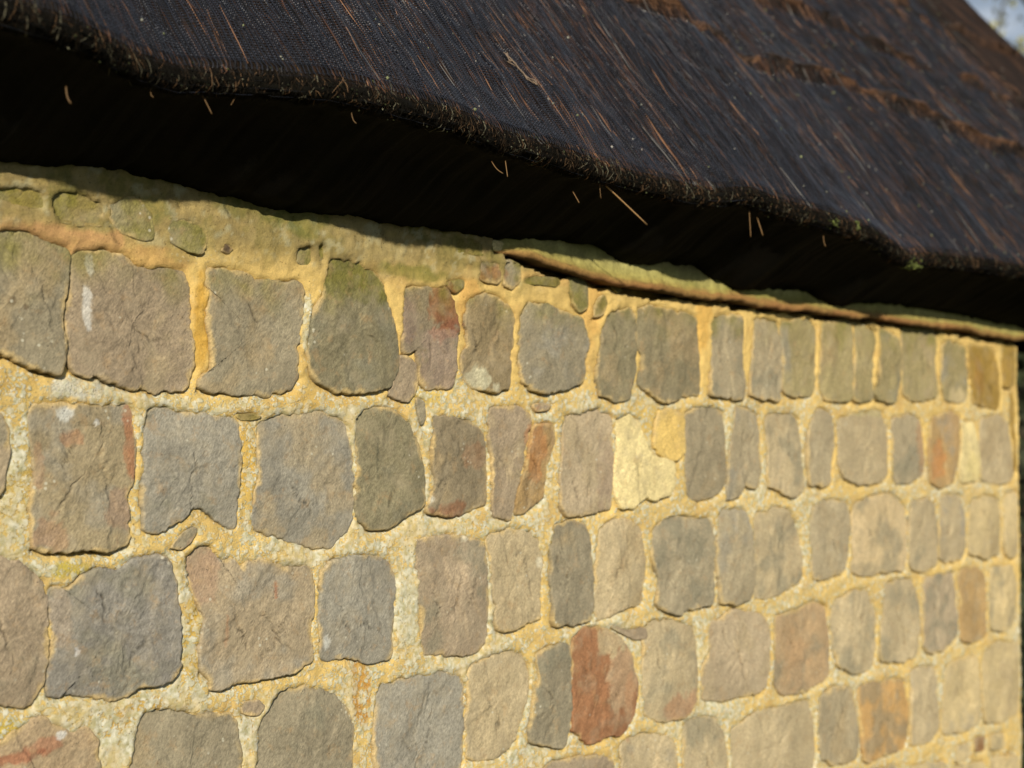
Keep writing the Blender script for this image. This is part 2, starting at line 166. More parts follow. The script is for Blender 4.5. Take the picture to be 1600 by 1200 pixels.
def fbm(x, y, f, s=0, oc=3, g=.5):
    r = np.zeros_like(x, dtype=float); a = 1.; t = 0
    for k in range(oc):
        # rotate each octave so that the lattice does not show
        an = .7 + k * 1.1 + s * .37; cx, sy = math.cos(an), math.sin(an)
        r += a * vn2((x * cx - y * sy) * f + 17.3 * k, (x * sy + y * cx) * f + 5.1 * k, s + k * 31); t += a; a *= g; f *= 2.03
    return r / t
def sst(a, b, x):
    t = np.clip((x - a) / (b - a), 0, 1); return t * t * (3 - 2 * t)
def lin(c):
    c = np.array(c, float) / 255.; return np.where(c <= .04045, c / 12.92, ((c + .055) / 1.055) ** 2.4)
LIT = np.array([1.26, 1.17, 1.02])     # light arriving on the sunlit wall
def alb(c): return np.clip(lin(c) / LIT, 0, .85)
def W(u, o, z):
    u = np.asarray(u, float); o = np.asarray(o, float); z = np.asarray(z, float)
    u, o, z = np.broadcast_arrays(u, o, z)
    return np.stack([P0[0] + u * D[0] + o * N[0], P0[1] + u * D[1] + o * N[1], z + 1.5], -1)
def mesh(name, verts, faces, mat, parent=None, cols=None, smooth=True, attrs=None):
    """faces: (n,4) or (n,3) int array, or a list of such arrays"""
    me = bpy.data.meshes.new(name)
    if not isinstance(faces, list): faces = [faces]
    faces = [np.asarray(f, dtype=np.int32) for f in faces if len(f)]
    verts = np.asarray(verts, dtype=np.float32).reshape(-1, 3)
    nl = sum(f.size for f in faces); nf = sum(len(f) for f in faces)
    me.vertices.add(len(verts)); me.vertices.foreach_set('co', verts.ravel())
    me.loops.add(nl); me.loops.foreach_set('vertex_index', np.concatenate([f.ravel() for f in faces]))
    st = []; c = 0
    for f in faces:
        st.append(c + np.arange(len(f)) * f.shape[1]); c += f.size
    me.polygons.add(nf); me.polygons.foreach_set('loop_start', np.concatenate(st).astype(np.int32))
    me.polygons.foreach_set('use_smooth', np.full(nf, smooth, dtype=bool))
    me.update(calc_edges=True)
    if cols is not None:
        a = me.color_attributes.new('Col', 'FLOAT_COLOR', 'POINT')
        c4 = np.ones((len(verts), 4), np.float32); c4[:, :3] = cols; a.data.foreach_set('color', c4.ravel())
    for k, v in (attrs or {}).items():
        a = me.attributes.new(k, 'FLOAT', 'POINT'); a.data.foreach_set('value', np.asarray(v, np.float32))
    me.materials.append(mat)
    o = bpy.data.objects.new(name, me); COL.objects.link(o)
    if parent: o.parent = parent
    return o
def grid_faces(nu, nv, flip=False):
    i, j = np.meshgrid(np.arange(nu - 1), np.arange(nv - 1), indexing='ij'); a = (i * nv + j).ravel()
    q = np.stack([a, a + nv, a + nv + 1, a + 1], -1)
    return q[:, ::-1] if flip else q
def empty(name, label, cat, loc=(0, 0, 0), group=None):
    o = bpy.data.objects.new(name, None); COL.objects.link(o); o['label'] = label; o['category'] = cat
    if group: o['group'] = group
    o.empty_display_size = .1
    return o
def tubes(paths, radii, sides=4):
    """paths: list of (k,3) arrays -> one vertex/face set"""
    V = []; Fq = []; Ft = []; base = 0
    for p, r in zip(paths, radii):
        p = np.asarray(p, float); k = len(p); r = np.broadcast_to(np.asarray(r, float), (k,))
        t = np.gradient(p, axis=0); t /= np.linalg.norm(t, axis=1)[:, None] + 1e-12
        ref = np.where(np.abs(t[:, 2:3]) > .9, np.array([[1., 0, 0]]), np.array([[0, 0, 1.]]))
        a = np.cross(t, ref); a /= np.linalg.norm(a, axis=1)[:, None]; b = np.cross(t, a)
        an = np.arange(sides) / sides * 2 * math.pi
        ring = p[:, None] + r[:, None, None] * (a[:, None] * np.cos(an)[None, :, None] + b[:, None] * np.sin(an)[None, :, None])
        V.append(ring.reshape(-1, 3))
        i, j = np.meshgrid(np.arange(k - 1), np.arange(sides), indexing='ij'); j2 = (j + 1) % sides
        Fq.append(base + np.stack([i * sides + j, i * sides + j2, (i + 1) * sides + j2, (i + 1) * sides + j], -1).reshape(-1, 4))
        for q in (0, k - 1):
            for m in range(1, sides - 1): Ft.append([base + q * sides, base + q * sides + m, base + q * sides + m + 1])
        base += k * sides
    return np.concatenate(V), [np.concatenate(Fq), np.array(Ft)]

# ---------------------------------------------------------------- materials
class NT:
    def __init__(s, name):
        s.m = bpy.data.materials.new(name); s.m.use_nodes = True; s.t = s.m.node_tree; s.b = s.t.nodes['Principled BSDF']
        s.pos = s.n('ShaderNodeNewGeometry').outputs['Position']
    def n(s, typ, **k):
        x = s.t.nodes.new(typ)
        for a, b in k.items(): setattr(x, a, b)
        return x
    def L(s, a, b): s.t.links.new(a, b)
    def noise(s, scale, detail=2, rough=.5, vec=None, dist=0):
        x = s.n('ShaderNodeTexNoise'); x.inputs['Scale'].default_value = scale; x.inputs['Detail'].default_value = detail
        x.inputs['Roughness'].default_value = rough; x.inputs['Distortion'].default_value = dist
        s.L(vec or s.pos, x.inputs['Vector']); return x.outputs['Fac']
    def vor(s, scale, vec=None, feature='F1', rnd=1):
        x = s.n('ShaderNodeTexVoronoi', feature=feature); x.inputs['Scale'].default_value = scale; x.inputs['Randomness'].default_value = rnd
        s.L(vec or s.pos, x.inputs['Vector']); return x.outputs[0], x.outputs[1]
    def m_(s, op, a, b=None, c=None, clamp=False):
        x = s.n('ShaderNodeMath', operation=op); x.use_clamp = clamp
        for i, v in enumerate((a, b, c)):
            if v is None: continue
            if isinstance(v, (int, float)): x.inputs[i].default_value = v
            else: s.L(v, x.inputs[i])
        return x.outputs[0]
    def mr(s, v, a, b, c=0, d=1):
        x = s.n('ShaderNodeMapRange'); s.L(v, x.inputs[0])
        for i, q in zip((1, 2, 3, 4), (a, b, c, d)): x.inputs[i].default_value = q
        return x.outputs[0]
    def mix(s, f, a, b, mode='MIX'):
        x = s.n('ShaderNodeMix', data_type='RGBA', blend_type=mode)
        for i, v in ((0, f), (6, a), (7, b)):
            if isinstance(v, (int, float)): x.inputs[i].default_value = v
            elif isinstance(v, (tuple, list, np.ndarray)): x.inputs[i].default_value = (*[float(q) for q in v][:3], 1)
            else: s.L(v, x.inputs[i])
        return x.outputs[2]
    def scalec(s, c, f):
        x = s.n('ShaderNodeVectorMath', operation='SCALE'); s.L(c, x.inputs[0])
        if isinstance(f, (int, float)): x.inputs['Scale'].default_value = f
        else: s.L(f, x.inputs['Scale'])
        return x.outputs[0]
    def attr(s, name):
        x = s.n('ShaderNodeAttribute', attribute_name=name); return x.outputs['Color'], x.outputs['Fac']
    def bump(s, h, dist, strength=1, prev=None):
        x = s.n('ShaderNodeBump'); x.inputs['Distance'].default_value = dist; x.inputs['Strength'].default_value = strength
        s.L(h, x.inputs['Height'])
        if prev: s.L(prev, x.inputs['Normal'])
        return x.outputs[0]
    def end(s, col, rough, nrm=None, spec=.3):
        if isinstance(col, (tuple, list, np.ndarray)): s.b.inputs['Base Color'].default_value = (*[float(q) for q in col][:3], 1)
        else: s.L(col, s.b.inputs['Base Color'])
        if isinstance(rough, (int, float)): s.b.inputs['Roughness'].default_value = rough
        else: s.L(rough, s.b.inputs['Roughness'])
        s.b.inputs['Specular IOR Level'].default_value = spec
        if nrm: s.L(nrm, s.b.inputs['Normal'])
        return s.m
    def stretch(s, sx, sy, sz, ang=0):
        x = s.n('ShaderNodeMapping'); x.inputs['Scale'].default_value = (sx, sy, sz); x.inputs['Rotation'].default_value = (0, ang, 0)
        s.L(s.pos, x.inputs['Vector']); return x.outputs[0]

def wallvec(t, ang, sy):
    d1 = t.n('ShaderNodeVectorMath', operation='DOT_PRODUCT'); t.L(t.pos, d1.inputs[0]); d1.inputs[1].default_value = (D[0] * math.cos(ang), D[1] * math.cos(ang), math.sin(ang))
    d2 = t.n('ShaderNodeVectorMath', operation='DOT_PRODUCT'); t.L(t.pos, d2.inputs[0]); d2.inputs[1].default_value = (-D[0] * math.sin(ang) * sy, -D[1] * math.sin(ang) * sy, math.cos(ang) * sy)
    c = t.n('ShaderNodeCombineXYZ'); t.L(d1.outputs['Value'], c.inputs[0]); t.L(d2.outputs['Value'], c.inputs[1]); return c.outputs[0]
def mat_stone():
    t = NT('sandstone'); c, _ = t.attr('Col')
    st = wallvec(t, -.6, .45)
    g1 = t.noise(520, 3, .65, st); g2 = t.noise(95, 3, .6, st, .6); g3 = t.noise(1500, 1, .5)
    f = t.m_('MULTIPLY', t.mr(g1, .25, .75, .58, 1.42), t.mr(g2, .25, .75, .84, 1.16))
    f = t.m_('MULTIPLY', f, t.mr(g3, .3, .7, .88, 1.12))
    col = t.scalec(c, f)
    # warm iron flecks and the odd pit
    fl = t.m_('MULTIPLY', t.mr(t.noise(60, 4, .7), .56, .68), .35)
    col = t.mix(fl, col, alb((178, 144, 98)))
    cool = t.m_('MULTIPLY', t.mr(t.noise(38, 3, .6), .5, .7), .35)
    col = t.mix(cool, col, alb((172, 156, 124)))
    pd, _ = t.vor(150); pit = t.m_('MULTIPLY', t.mr(pd, .10, .16, 1, 0), t.mr(t.noise(30, 2), .56, .62))
    col = t.mix(t.m_('MULTIPLY', pit, .6), col, alb((70, 60, 45)))
    ld, _ = t.vor(110); ls = t.m_('MULTIPLY', t.mr(ld, .14, .22, 1, 0), t.mr(t.noise(22, 2), .60, .66))
    col = t.mix(t.m_('MULTIPLY', ls, .7), col, alb((208, 200, 172)))
    n = t.bump(t.noise(230, 6, .72, st), .0013, .9)
    n = t.bump(t.noise(110, 3, .6, st), .0016, .7, n)
    n = t.bump(t.noise(900, 3, .65, st), .0007, 1, n)
    return t.end(col, .9, n, .2)
def mat_mortar():
    t = NT('lime_mortar'); c, _ = t.attr('Col'); _, li = t.attr('lichen')
    f = t.m_('MULTIPLY', t.mr(t.noise(700, 3, .7), .25, .75, .80, 1.2), t.mr(t.noise(90, 3, .6), .25, .75, .86, 1.14))
    col = t.scalec(c, f)
    wv = t.noise(120, 3, .6)
    yel = t.m_('MULTIPLY', t.mr(t.noise(75, 4, .7), .42, .64), t.mr(li, 0, .5, .18, .8))
    col = t.mix(yel, col, alb((222, 188, 108)))
    # rosettes of pale lichen, two sizes, broken up by noise
    d1, c1 = t.vor(135); d2, _ = t.vor(300); d3, _ = t.vor(620)
    amt = t.mr(li, 0, 1, .10, .72)
    k1 = t.mr(t.m_('SUBTRACT', t.m_('ADD', amt, t.m_('MULTIPLY', t.m_('SUBTRACT', wv, .5), 1.3)), d1), -.06, .10)
    k2 = t.mr(t.m_('SUBTRACT', t.m_('ADD', amt, t.m_('MULTIPLY', t.m_('SUBTRACT', t.noise(60, 3, .6), .5), 1.6)), d2), -.02, .10)
    k3 = t.mr(t.m_('SUBTRACT', t.m_('MULTIPLY', amt, .8), d3), -.05, .1)
    k = t.m_('MAXIMUM', t.m_('MAXIMUM', k1, k2), t.m_('MULTIPLY', k3, .5))
    k = t.m_('MULTIPLY', k, t.mr(li, .04, .3))
    pale = t.mix(t.mr(t.noise(170, 3), .35, .65), alb((186, 178, 134)), alb((232, 225, 196)))
    brk = t.mr(t.noise(34, 4, .65), .38, .58, .5, 1)
    col = t.mix(t.m_('MULTIPLY', t.m_('MULTIPLY', k, .95), brk), col, pale)
    pd, _ = t.vor(170); pit = t.m_('MULTIPLY', t.mr(pd, .08, .2, 1, 0), t.mr(t.noise(40, 2), .46, .56))
    col = t.mix(t.m_('MULTIPLY', pit, .6), col, alb((85, 68, 35)))
    n = t.bump(t.noise(300, 6, .75), .0013, 1)
    n = t.bump(t.noise(110, 4, .7), .0022, .6, n)
    n = t.bump(k, .0007, .8, n)
    n = t.bump(t.noise(1100, 2, .6), .0005, 1, n)
    return t.end(col, .95, n, .12)
def mat_vcol(name, rough, spec=.3, gs=400, amp=.2, bd=.0008):
    t = NT(name); c, _ = t.attr('Col')
    f = t.mr(t.noise(gs, 3, .6), .25, .75, 1 - amp, 1 + amp)
    return t.end(t.scalec(c, f), rough, t.bump(t.noise(gs, 3, .6), bd, .8), spec)
M_STONE = mat_stone(); M_MORT = mat_mortar()
M_WOOD = None

# ================================================================ STONE WALL
PAL = {'G': (152, 140, 112), 'B': (152, 144, 124), 'K': (132, 122, 92), 'T': (162, 143, 114), 'P': (180, 160, 126), 'L': (188, 168, 128), 'l': (200, 177, 128),
       'g': (166, 150, 104), 'M': (142, 125, 68), 'm': (150, 138, 90), 'D': (80, 58, 46), 'r': (150, 108, 68), 'a': (146, 130, 104), 'b': (142, 124, 90), 'd': (142, 127, 98),
       'c': (162, 145, 110), 'e': (140, 133, 118), 'f': (174, 155, 122), 'h': (174, 150, 114), 'O': (178, 146, 96), 'C': (230, 208, 146), 'X': (230, 194, 112), 'Y': (166, 134, 66),
       'W': (212, 186, 138), 'i': (158, 112, 76), 'j': (186, 156, 114), 'q': (200, 158, 98)}
SL = {'i': 'red brown stone with a pale buff right half', 'C': 'cream white lichen crusted stone', 'D': 'small dark purple brown pebble', 'h': 'pinkish orange stone with a red streak',
      'q': 'orange stained stone', 'Y': 'olive yellow stone near the wall corner', 'X': 'stone coated in ochre lichen', 'O': 'narrow orange brown stone'}
def smooth_poly(p, sp, seed):
    p = np.asarray(p, float)
    for _ in range(2):   # corner cutting keeps the hewn corners fairly sharp
        q = np.roll(p, -1, 0); a = p * .90 + q * .10; b = p * .10 + q * .90
        p = np.stack([a, b], 1).reshape(-1, 2)
    q = np.roll(p, -1, 0); L = np.linalg.norm(q - p, axis=1); cum = np.concatenate([[0], np.cumsum(L)]); T = cum[-1]
    n = max(18, int(T / sp)); s = np.arange(n) / n * T
    pc = np.vstack([p, p[:1]])
    r = np.stack([np.interp(s, cum, pc[:, 0]), np.interp(s, cum, pc[:, 1])], -1)
    if ((np.roll(r, -1, 0) - r)[:, 0] * (np.roll(r, -1, 0) + r)[:, 1]).sum() > 0: r = r[::-1]   # counter-clockwise
    t = np.roll(r, -1, 0) - np.roll(r, 1, 0); t /= np.linalg.norm(t, axis=1)[:, None] + 1e-9
    nn = np.stack([t[:, 1], -t[:, 0]], -1)
    size = math.sqrt(abs((r[:, 0] * np.roll(r[:, 1], -1) - r[:, 1] * np.roll(r[:, 0], -1)).sum() / 2)); k = min(1, size / .09)
    off = fbm(r[:, 0], r[:, 1], 55, seed, 2) * .0030 + fbm(r[:, 0], r[:, 1], 190, seed + 5, 2) * .0013
    off = off + np.where(np.abs(vn2(r[:, 0] * 70, r[:, 1] * 70, seed + 8)) > .62, -.0016, 0) + fbm(r[:, 0], r[:, 1], 420, seed + 6, 1) * .0006
    return r + nn * (off * k + (.0022 + .0014 * sst(.5, 1.2, r[:, 0])) * k)[:, None], size
def patches(u, z, col, pl, seed):
    for q in pl:
        uc, zc, ru, rz, c, s = q[:6]
        if ru <= 0: continue
        m = (abs(u - uc) < ru * 1.8) & (abs(z - zc) < rz * 1.8)
        if not m.any(): continue
        uu, zz = u[m], z[m]
        dd = np.sqrt(((uu - uc) / ru) ** 2 + ((zz - zc) / rz) ** 2) + fbm(uu, zz, 60, seed, 4, .65) * .75
        w = sst(1.12, .86, dd) * s * .7
        col[m] = col[m] * (1 - w[:, None]) + alb(c) * w[:, None]
    return col
OUTL = []   # outlines, for the mortar bed
def build_stone(poly, key, idx, parent, fine=True):
    uc0 = np.mean([q[0] for q in poly])
    sp = (.0020 + .0016 * max(0, uc0)) if fine else .011
    r, size = smooth_poly(poly, sp, idx * 7)
    x, y = r[:, 0], r[:, 1]; x1, y1 = np.roll(x, -1), np.roll(y, -1); cr = x * y1 - x1 * y; A = cr.sum() / 2
    c = np.array([((x + x1) * cr).sum(), ((y + y1) * cr).sum()]) / (6 * A)
    rr = np.linalg.norm(r - c, axis=1); rm = rr.mean()
    es = [0, .0008, .002, .0036, .0055] if fine else [0, .004]
    es = [e for e in es if e < rm * .7]; k = max(2, int((rm - es[-1]) / sp * .8))
    es += list(np.linspace(es[-1], rm, k + 1)[1:-1]); es = np.array(es)
    f = 1 - es / rm
    P = c + (r - c)[None] * f[:, None, None]
    P = np.concatenate([P.reshape(-1, 2), c[None]])
    e = np.concatenate([(es[:, None] * (rr / rm)[None]).ravel(), [rm]])
    rg = random.Random(idx * 13 + 5); u, z = P[:, 0], P[:, 1]
    k0 = min(1, size / .1)
    h = fbm(u, z, 16, idx, 2) * .0034 * k0 + np.abs(fbm(u, z, 34, idx + 3, 4)) * -.0020 * k0 + fbm(u, z, 140, idx + 9, 3) * .0012
    for q in range(5 if k0 > .5 else 2):          # hewn facets
        a = rg.uniform(0, 6.28); sl = rg.uniform(.06, .18); d0 = rg.uniform(.0, .5) * rm
        h = np.minimum(h, .0045 - sl * ((u - c[0]) * math.cos(a) + (z - c[1]) * math.sin(a) - d0) + fbm(u, z, 70, idx + q, 2) * .0010)
    if k0 > .5:
        for q in range(rg.choice([1, 2, 2, 3])):  # delamination steps
            a = rg.gauss(.2, .5); w = (u - c[0]) * math.cos(a) + (z - c[1]) * math.sin(a) + fbm(u, z, 30, idx + 40 + q, 3) * .02 - rg.uniform(-.5, .5) * rm
            h += sst(-.0006, .0006, w) * rg.choice([-1, 1]) * rg.uniform(.0007, .0022)
    crack = np.zeros(len(P))
    if k0 > .5 and fine:
        for q in range(rg.choice([0, 1, 2, 3])):
            a = rg.gauss(.1, .45); ct = c + np.array([rg.uniform(-.45, .45), rg.uniform(-.45, .45)]) * rm
            w = (u - ct[0]) * math.cos(a) + (z - ct[1]) * math.sin(a) + fbm(u, z, 38, idx + 60 + q, 4, .6) * .012; l = -(u - ct[0]) * math.sin(a) + (z - ct[1]) * math.cos(a)
            crack = np.maximum(crack, np.exp(-(w / .0011) ** 2) * sst(rm * rg.uniform(.3, .7), rm * .1, np.abs(l)))
        h -= crack * .0022
    h = np.maximum(h, -.006)
    h += -(z - c[1]) * .030 + rg.uniform(.0012, .0034) * (.25 + .75 * k0)
    R = (.0026 + .0022 * fbm(u, z, 25, idx + 77, 2)) * (.5 + .5 * k0); t = np.clip(e / np.maximum(R, .001), 0, 1)
    h -= np.maximum(R, .001) * (1 - np.sqrt(np.clip(1 - (1 - t) ** 2, 0, 1)))
    # colour
    b = alb(PAL[key])
    if key in 'GK': b = b + (alb(PAL['L']) - b) * .5 * float(sst(.8, 1.4, uc0))
    col = np.tile(b, (len(P), 1)).astype(float)
    v = 1 + fbm(u, z, 14, idx + 2, 3) * .22 + rg.uniform(-.06, .06); col *= v[:, None]
    w = sst(.0, .45, fbm(u, z, 20, idx + 4, 4, .6)) * .6
    alt = alb(rg.choice([(174, 154, 116), (152, 145, 126), (166, 144, 104), (134, 128, 104)]))
    if key not in 'CXYDi': col = col * (1 - w[:, None]) + alt * w[:, None]
    col = patches(u, z, col, STONE_PATCHES, idx)
    w = sst(.135, .20, z + fbm(u, z, 25, 3, 3) * .035) * (.25 + .55 * sst(-.2, .35, fbm(u, z, 30, 8, 3))) * (1 if key not in 'DC' else .2)   # green algae on the upper courses
    col = col * (1 - w[:, None]) + alb((128, 120, 52)) * w[:, None]
    w = sst(.006, .001, e + fbm(u, z, 90, 12, 4) * .006) * .75 * sst(-.25, .3, fbm(u, z, 28, 15, 3))                                     # mortar smeared over the arrises
    col = col * (1 - w[:, None]) + alb((206, 176, 116)) * w[:, None]
    col = col * (1 - .55 * crack[:, None])
    n = len(r); K = len(es)
    back = np.concatenate([np.column_stack([r, h[:n] - .012]), np.column_stack([r, h[:n] - .03])])
    allp = np.concatenate([np.column_stack([P, h]), back])
    V = W(allp[:, 0], allp[:, 2], allp[:, 1])
    col = np.concatenate([col, col[:n] * .8, col[:n] * .8])
    i, j = np.meshgrid(np.arange(K - 1), np.arange(n), indexing='ij'); j2 = (j + 1) % n
    q = np.stack([i * n + j, i * n + j2, (i + 1) * n + j2, (i + 1) * n + j], -1).reshape(-1, 4)
    ce = K * n; jj = np.arange(n); jj2 = (jj + 1) % n
    tri = np.stack([(K - 1) * n + jj, (K - 1) * n + jj2, np.full(n, ce)], -1)
    b0 = ce + 1
    s1 = np.stack([jj2, jj, b0 + jj, b0 + jj2], -1); s2 = np.stack([b0 + jj2, b0 + jj, b0 + n + jj, b0 + n + jj2], -1)
    o = mesh('stone', V, [q, s1, s2, tri], M_STONE, parent, col)
    if key in SL: o['label'] = SL[key]
    OUTL.append(r)
    return o
wall = empty('stone_wall', 'sunlit wall of rough grey and buff stones in yellow lichen covered mortar under the thatch', 'wall')
idx = 0
for ln in STONES.strip().splitlines():
    a = ln.split(); poly = [tuple(float(v) / 1000 for v in q.split(',')) for q in a[1:]]
    poly = [(min(u, 2.207 + .01 * math.sin(z * 40)) if u > 2.19 else u, z) for u, z in poly]
    build_stone(poly, a[0], idx, wall); idx += 1
def course(z0, z1, ua, ub):
    global idx
    u = ua
    while u < ub - .03:
        w = min(random.uniform(.07, .17), ub - u)
        if ub - u - w < .05: w = ub - u
        a, b = u + .007, u + w - .007; j = lambda s=.008: random.uniform(-s, s)
        poly = [(a + j(), z0 + .012 + j()), (a + w * .3, z0 + j(.006)), (b - w * .3, z0 + j(.006)), (b + j(), z0 + .014 + j()), (b + j(.004), (z0 + z1) / 2), (b + j(), z1 - .012 + j()),
                (b - w * .3, z1 + j(.006)), (a + w * .3, z1 + j(.006)), (a + j(), z1 - .012 + j()), (a + j(.004), (z0 + z1) / 2)]
        build_stone(poly, random.choice('GGBTTPLLGKcf'), idx, wall, fine=False); idx += 1; u += w
for z0, z1 in ((.06, .19), (-.108, .035), (-.262, -.13), (-.42, -.287)): course(z0, z1, -1.2, -.04)
course(-.58, -.49, -1.2, .77); course(-.725, -.60, -1.2, 1.46); 
for k in range(5): course(-.875 - k * .152, -.742 - k * .152 if k else -.755, -1.2, 2.22)

# ---- mortar bed: one relief sheet round the stones, plastered smooth above them
def axis(segs):
    out = []
    for a, b, d in segs: out += list(np.linspace(a, b, max(2, int((b - a) / d)), endpoint=False))
    return np.array(out + [segs[-1][1]])
ua = axis([(-1.3, -.06, .012), (-.06, .6, .0028), (.6, 1.3, .0038), (1.3, 2.212, .0055)])
za = axis([(-1.5, -.62, .014), (-.62, .29, .0029), (.29, .46, .008)])
U, Zm = np.meshgrid(ua, za, indexing='ij')
dist = np.full(U.shape, .08); below = np.zeros(U.shape); side = np.zeros(U.shape)
for r in OUTL:
    m = .014
    i0, i1 = np.searchsorted(ua, [r[:, 0].min() - m, r[:, 0].max() + m]); j0, j1 = np.searchsorted(za, [r[:, 1].min() - m, r[:, 1].max() + m])
    if i1 <= i0 or j1 <= j0: continue
    u = U[i0:i1, j0:j1].ravel(); z = Zm[i0:i1, j0:j1].ravel()
    step = max(1, len(r) // 90); p = r[::step]; q = np.roll(p, -1, 0)
    ins = np.zeros(len(u), bool); best = np.full(len(u), 9.); bn = np.zeros(len(u)); bs = np.zeros(len(u))
    for (x0, y0), (x1, y1) in zip(p, q):
        cnd = (y0 > z) != (y1 > z)
        if cnd.any(): ins ^= cnd & (u < (x1 - x0) * (z - y0) / (y1 - y0 + 1e-12) + x0)
        ex, ey = x1 - x0, y1 - y0; l2 = ex * ex + ey * ey + 1e-12
        t = np.clip(((u - x0) * ex + (z - y0) * ey) / l2, 0, 1); d2 = (u - x0 - t * ex) ** 2 + (z - y0 - t * ey) ** 2
        mm = d2 < best; best = np.where(mm, d2, best); L = math.sqrt(l2); bn = np.where(mm, ex / L, bn); bs = np.where(mm, ey / L, bs)
    d = np.sqrt(best); d = np.where(ins, -d, d)
    cur = dist[i0:i1, j0:j1].ravel(); mm = d < cur
    dist[i0:i1, j0:j1] = np.where(mm, d, cur).reshape(i1 - i0, j1 - j0)
    below[i0:i1, j0:j1] = np.where(mm, bn, below[i0:i1, j0:j1].ravel()).reshape(i1 - i0, j1 - j0)   # ccw outline: the underside runs towards +u
    side[i0:i1, j0:j1] = np.where(mm, bs, side[i0:i1, j0:j1].ravel()).reshape(i1 - i0, j1 - j0)
h = -.0002 + fbm(U, Zm, 18, 1, 3) * .0026 + fbm(U, Zm, 110, 2, 3) * .0014 + fbm(U, Zm, 300, 4, 2) * .0008
fall = sst(.010, .0, dist); h -= sst(.008, -.002, dist) * np.clip(-below, 0, 1) * .0026; h -= sst(.005, -.001, dist) * np.clip(side, 0, 1) * .0008
h -= fall * np.clip(below, 0, 1) * (.0042 + .0035 * fbm(U, Zm, 14, 21, 2)) * sst(-.35, .25, fbm(U, Zm, 16, 33, 2) + .25)
h += fall * np.clip(.6 - below, 0, 1) * (.0010 + .002 * fbm(U, Zm, 30, 19, 2))
h -= sst(.003, -.0005, dist) * np.clip(.0010 + .0030 * fbm(U, Zm, 30, 9, 2), 0, 1)
pl = sst(.185, .235, Zm + .02 * fbm(U, Zm, 9, 6, 2) + .012 * sst(.75, .2, U))            # the smooth plaster band at the top
h = h * (1 - pl * .75) + pl * (.004 + fbm(U, Zm, 8, 7, 2) * .006)
h -= np.clip((np.where((below > .4) & (pl < .3), -.0008, -.0016 - .0022 * pl - .0030 * fbm(U, Zm, 50, 29, 3)) - dist) / .005, 0, 1) * .024
h += pl * (fbm(U, Zm, 55, 24, 4, .65) * .0022 + fbm(U, Zm, 170, 26, 2) * .0010 + np.abs(fbm(U, Zm, 20, 25, 3)) * -.0015)
LX = np.array([q[0] for q in LIP]); LZ = np.array([q[1] for q in LIP])
lipz = np.interp(U, LX, LZ); gap = (U > LX[0] - .002) & (Zm > lipz - .0055 + fbm(U, Zm, 45, 13, 3) * .009) & (Zm < lipz + .035)
h = np.where(gap & (dist > -.002), -.03, h)
# colour of the mortar
col = np.tile(alb((230, 194, 116)), (*U.shape, 1)).astype(float)
col *= (1 + fbm(U, Zm, 12, 41, 3) * .16)[..., None]
w = sst(.1, .5, fbm(U, Zm, 26, 42, 3))[..., None] * .55; col = col * (1 - w) + alb((206, 166, 98)) * w
w = (sst(.35, 0, Zm * 0 + U) * sst(.03, -.02, Zm) * .5)[..., None]; col = col * (1 - w) + alb((208, 180, 112)) * w
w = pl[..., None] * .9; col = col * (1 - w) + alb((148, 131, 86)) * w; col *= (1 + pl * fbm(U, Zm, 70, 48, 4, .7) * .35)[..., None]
w = sst(.262, .30, Zm + .01 * fbm(U, Zm, 12, 50, 3))[..., None] * .85; col = col * (1 - w) + alb((56, 52, 34)) * w  # eave shade painted into the plaster: near-black towards the top
g = (sst(.175, .24, Zm + .04 * fbm(U, Zm, 10, 51, 3)) * sst(-.12, .2, fbm(U, Zm, 24, 52, 5, .7)) * .75)[..., None]; col = col * (1 - g) + alb((116, 110, 56)) * g; k2 = (pl * sst(.12, .4, fbm(U, Zm, 60, 57, 4, .65)) * .6)[..., None]; col = col * (1 - k2) + alb((188, 180, 140)) * k2
lich = np.clip(.62 + .55 * fbm(U, Zm, 9, 61, 3), 0, 1) * sst(.115, .02, Zm + .03 * fbm(U, Zm, 12, 62, 2)) * (1 - .35 * sst(.6, 1.8, U)) + .12 * sst(0, .4, fbm(U, Zm, 15, 63, 2))
lich = np.clip(lich, 0, 1) * (1 - pl * .8)
uf, zf = U.ravel(), Zm.ravel(); cf = col.reshape(-1, 3); lf = lich.ravel()
for q in MORTAR_PATCHES:
    dd = np.sqrt(((uf - q[0]) / q[2]) ** 2 + ((zf - q[1]) / q[3]) ** 2); m = dd < 2
    dd = dd[m] + fbm(uf[m], zf[m], 60, 71, 3) * .5; w = sst(1.25, .7, dd) * q[5]
    cf[m] = cf[m] * (1 - w[:, None]) + alb(q[4]) * w[:, None]; lf[m] = lf[m] * (1 - w) + q[6] * w
V = W(uf, h.ravel(), zf)
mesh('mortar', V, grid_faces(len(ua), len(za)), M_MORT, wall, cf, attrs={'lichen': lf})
def box(name, u0, u1, o0, o1, z0, z1, mat, parent, cols=None):
    P = np.array([(u, o, z) for u in (u0, u1) for o in (o0, o1) for z in (z0, z1)], float)
    F = np.array([(0, 1, 3, 2), (4, 6, 7, 5), (0, 4, 5, 1), (2, 3, 7, 6), (0, 2, 6, 4), (1, 5, 7, 3)])
    return mesh(name, W(P[:, 0], P[:, 1], P[:, 2]), F, mat, parent, None if cols is None else np.tile(cols, (8, 1)), smooth=False)
box('wall_core', -1.31, 2.2105, -.36, -.031, -1.5, .46, M_MORT, wall, alb((150, 130, 90)))

